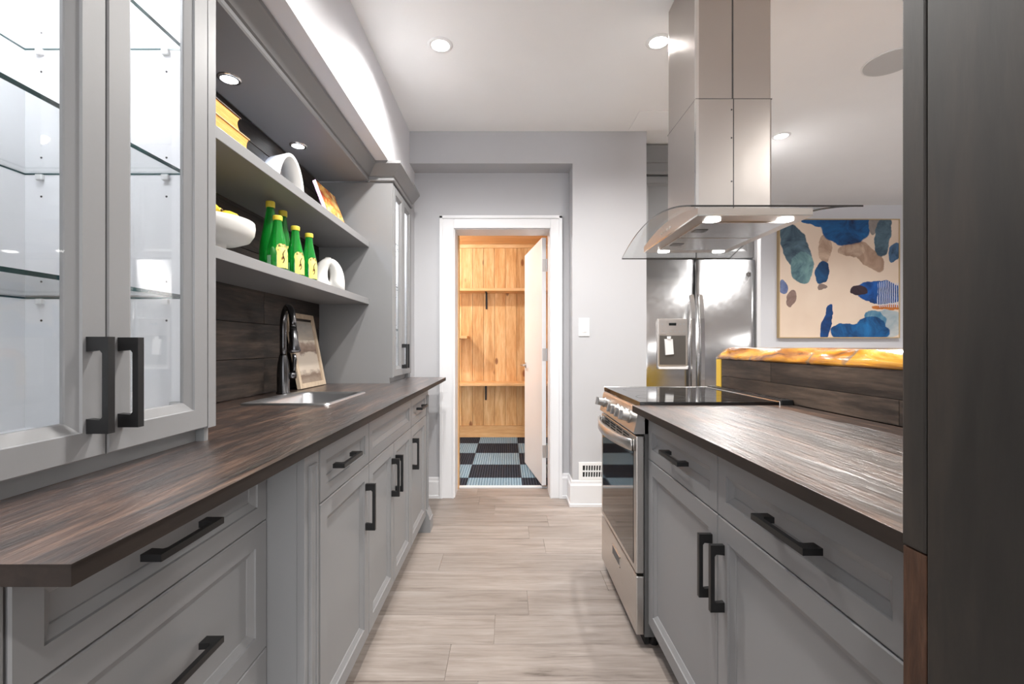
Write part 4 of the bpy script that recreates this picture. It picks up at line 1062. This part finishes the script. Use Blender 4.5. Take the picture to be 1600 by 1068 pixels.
bm = bmesh.new(); prism(bm, [(1.162, 1.19), (1.222, 1.19), (1.230, 1.078), (1.170, 1.072)], FY - 0.034, FY - 0.022, 'y'); cyl(bm, (1.195, FY - 0.032, 1.19), 0.014, 0.02, seg=14); obj('paddle', bm, M['plate'], t)
bm = bmesh.new(); prism(bm, [(1.114, 0.992), (1.128, 0.984), (1.328, 0.984), (1.340, 0.992), (1.334, 0.968), (1.122, 0.968)], FY - 0.030, FY - 0.018, 'y'); obj('drip_tray', bm, M['plate'], t)
bd = obj('badge', cyl(bmesh.new(), (1.800, FY - 0.0005, 1.674), 0.019, -0.005, 'y', 28), M['chrome'], dr)
bm = bmesh.new(); tube(bm, [(1.800 + 0.010 * math.cos(a) * (1 if a < 6 else 0.5), FY - 0.0062, 1.674 + 0.010 * math.sin(a)) for a in [i * 0.5 for i in range(18)]], 0.0012, 6); obj('monogram', bm, M['gunmetal'], bd)
# cabinet above fridge
t = thing('wall_cabinet', 'grey cabinet over the refrigerator with double doors and cornice', 'cabinet', (1.42, 3.8, 1.82))
box('body', 0.993, 1.862, FY + 0.06, 4.12, 1.80, 2.56, M['cab'], t)
for a, b in ((0.995, 1.425), (1.428, 1.860)):
    obj('door', front_bm('y', FY + 0.04, -1, a + 0.002, b - 0.002, 1.805, 2.42, frame=0.05), M['cab'], t)
bm = bmesh.new(); bx(bm, 0.993, 1.862, FY + 0.035, FY + 0.06, 2.43, 2.655); bx(bm, 0.993, 1.866, FY + 0.022, FY + 0.04, 2.43, 2.452, 0.002); bx(bm, 0.993, 1.866, FY + 0.026, FY + 0.04, 2.52, 2.535, 0.002); obj('cornice', bm, M['cab'], t)
tag(box('end_panel', 1.866, 1.892, FY + 0.0, 4.12, 0, 2.655, M['trim']), 'white end panel flanking the refrigerator', 'panel')

# ------------------------------------------------------------------ painting on the far wall
PX0, PX1, PZ0, PZ1, PY = 2.915, 4.215, 1.225, 2.505, 4.93
t = thing('abstract_painting', 'large square abstract painting of blue and brown pebble shapes on cream', 'painting', ((PX0 + PX1) / 2, PY - 0.02, PZ0))
f_ = 0.010
for a in ((PX0, PX0 + f_, PZ0, PZ1), (PX1 - f_, PX1, PZ0, PZ1), (PX0 + f_, PX1 - f_, PZ0, PZ0 + f_), (PX0 + f_, PX1 - f_, PZ1 - f_, PZ1)):
    box('frame_strip', a[0], a[1], PY - 0.045, PY - 0.002, a[2], a[3], M['frame_gold'], t)
nt = NT('abstract_canvas'); nt.bsdf(None, 0.6)
tc = nt.n('ShaderNodeTexCoord'); sp_ = nt.n('ShaderNodeSeparateXYZ')
wn = nt.n('ShaderNodeTexNoise'); wn.inputs['Scale'].default_value = 7; wn.inputs['Detail'].default_value = 4; nt.l(tc.outputs['Object'], wn.inputs['Vector'])
wv = nt.n('ShaderNodeVectorMath', operation='MULTIPLY_ADD'); nt.l(wn.outputs['Color'], wv.inputs[0]); wv.inputs[1].default_value = (0.09, 0, 0.09)
ofs = nt.n('ShaderNodeVectorMath', operation='ADD'); nt.l(tc.outputs['Object'], ofs.inputs[0]); ofs.inputs[1].default_value = (-0.045, 0, -0.045)
nt.l(ofs.outputs[0], wv.inputs[2]); nt.l(wv.outputs[0], sp_.inputs[0])
SW, SH = PX1 - PX0, PZ1 - PZ0
U = nt.math('ADD', nt.math('DIVIDE', sp_.outputs['X'], SW), 0.5); V = nt.math('SUBTRACT', 1.0, nt.math('DIVIDE', sp_.outputs['Z'], SH))
n1 = nt.noise(tc.outputs['Object'], 5, 5, 0.65, 1.0); n2 = nt.noise(tc.outputs['Object'], 1.6, 3)
col = nt.ramp(n2, [(0.3, srgb(224, 200, 178)), (0.7, srgb(240, 220, 200))])
def patch(col, cu, cv, ru, rv, rot, ca, cb, p=2.0):
    du = nt.math('SUBTRACT', U, cu); dv = nt.math('SUBTRACT', V, cv); c_, s_ = math.cos(rot), math.sin(rot)
    a = nt.math('DIVIDE', nt.math('ADD', nt.math('MULTIPLY', du, c_), nt.math('MULTIPLY', dv, s_)), ru)
    b = nt.math('DIVIDE', nt.math('SUBTRACT', nt.math('MULTIPLY', dv, c_), nt.math('MULTIPLY', du, s_)), rv)
    d = nt.math('ADD', nt.math('POWER', nt.math('ABSOLUTE', a), p), nt.math('POWER', nt.math('ABSOLUTE', b), p))
    fac = nt.ramp(d, [(0.90, (1, 1, 1, 1)), (1.0, (0, 0, 0, 1))])
    return nt.mix(fac, col, nt.ramp(n1, [(0.3, ca), (0.7, cb)]))
BL1, BL2 = srgb(8, 36, 78), srgb(22, 104, 166); SL1, SL2 = srgb(38, 58, 76), srgb(104, 132, 146); BR1, BR2 = srgb(150, 118, 98), srgb(206, 176, 152)
col = patch(col, 0.74, 0.31, 0.17, 0.075, 0.75, BR1, BR2); col = patch(col, 0.60, 0.26, 0.12, 0.06, 0.0, BR1, srgb(220, 194, 170)); col = patch(col, 0.385, 0.25, 0.055, 0.12, 0, BR1, srgb(216, 188, 164))
col = patch(col, 0.34, 0.0, 0.22, 0.075, 0.25, BL1, BL2); col = patch(col, 0.55, 0.02, 0.225, 0.205, 0.10, BL1, BL2)
col = patch(col, 0.79, 0.05, 0.045, 0.09, 0.15, srgb(128, 120, 116), srgb(160, 150, 142)); col = patch(col, 0.865, 0.14, 0.066, 0.19, 0.14, SL1, SL2); col = patch(col, 0.955, 0.28, 0.055, 0.085, 0.3, SL1, srgb(90, 130, 170))
col = patch(col, 0.14, 0.24, 0.115, 0.22, -0.38, SL1, SL2); col = patch(col, 0.195, 0.41, 0.098, 0.135, 0.1, srgb(44, 78, 98), srgb(130, 168, 168))
col = patch(col, 0.36, 0.45, 0.058, 0.105, 0.1, BL1, srgb(30, 90, 136)); col = patch(col, 0.365, 0.575, 0.035, 0.022, 0.1, BR1, srgb(120, 120, 124))
col = patch(col, 0.040, 0.57, 0.036, 0.065, 0.0, srgb(64, 74, 120), srgb(134, 150, 190)); col = patch(col, 0.105, 0.665, 0.042, 0.068, 0.2, srgb(116, 90, 84), srgb(164, 138, 126))
col = patch(col, 0.84, 0.615, 0.20, 0.095, 0.08, BL1, srgb(26, 100, 186), 2.6); col = patch(col, 0.66, 0.60, 0.075, 0.050, 0.0, srgb(20, 18, 28), srgb(66, 48, 56))
col = patch(col, 0.90, 0.74, 0.13, 0.022, 0.0, srgb(186, 100, 34), srgb(220, 140, 64), 3)
col = patch(col, 0.90, 0.88, 0.14, 0.12, -0.3, srgb(150, 170, 180), srgb(206, 208, 204)); col = patch(col, 0.80, 0.84, 0.10, 0.07, 0.3, srgb(40, 110, 150), srgb(140, 176, 190))
col = patch(col, 0.67, 0.95, 0.25, 0.075, 0.0, BL1, srgb(26, 112, 178), 3); col = patch(col, 0.76, 0.90, 0.13, 0.08, -0.1, BL1, srgb(36, 120, 184))
col = patch(col, 0.39, 0.90, 0.042, 0.13, 0.25, BL1, srgb(16, 80, 146)); col = patch(col, 0.42, 0.79, 0.032, 0.07, 0.1, BL1, srgb(16, 80, 146))
# pale drips over the blue at the right edge
wvs = nt.n('ShaderNodeTexWave'); wvs.bands_direction = 'X'; wvs.inputs['Scale'].default_value = 14; wvs.inputs['Distortion'].default_value = 2; nt.l(tc.outputs['Object'], wvs.inputs['Vector'])
du = nt.math('GREATER_THAN', U, 0.82); dv = nt.math('MULTIPLY', nt.math('GREATER_THAN', V, 0.53), nt.math('LESS_THAN', V, 0.74))
fac = nt.math('MULTIPLY', nt.math('MULTIPLY', du, dv), nt.math('GREATER_THAN', wvs.outputs['Fac'], 0.62))
col = nt.mix(fac, col, srgb(206, 212, 230))
nt.l(col, nt.b.inputs['Base Color'])
bm = bx(bmesh.new(), PX0 + f_, PX1 - f_, PY - 0.038, PY - 0.004, PZ0 + f_, PZ1 - f_); obj('canvas', bm, nt.m, t)
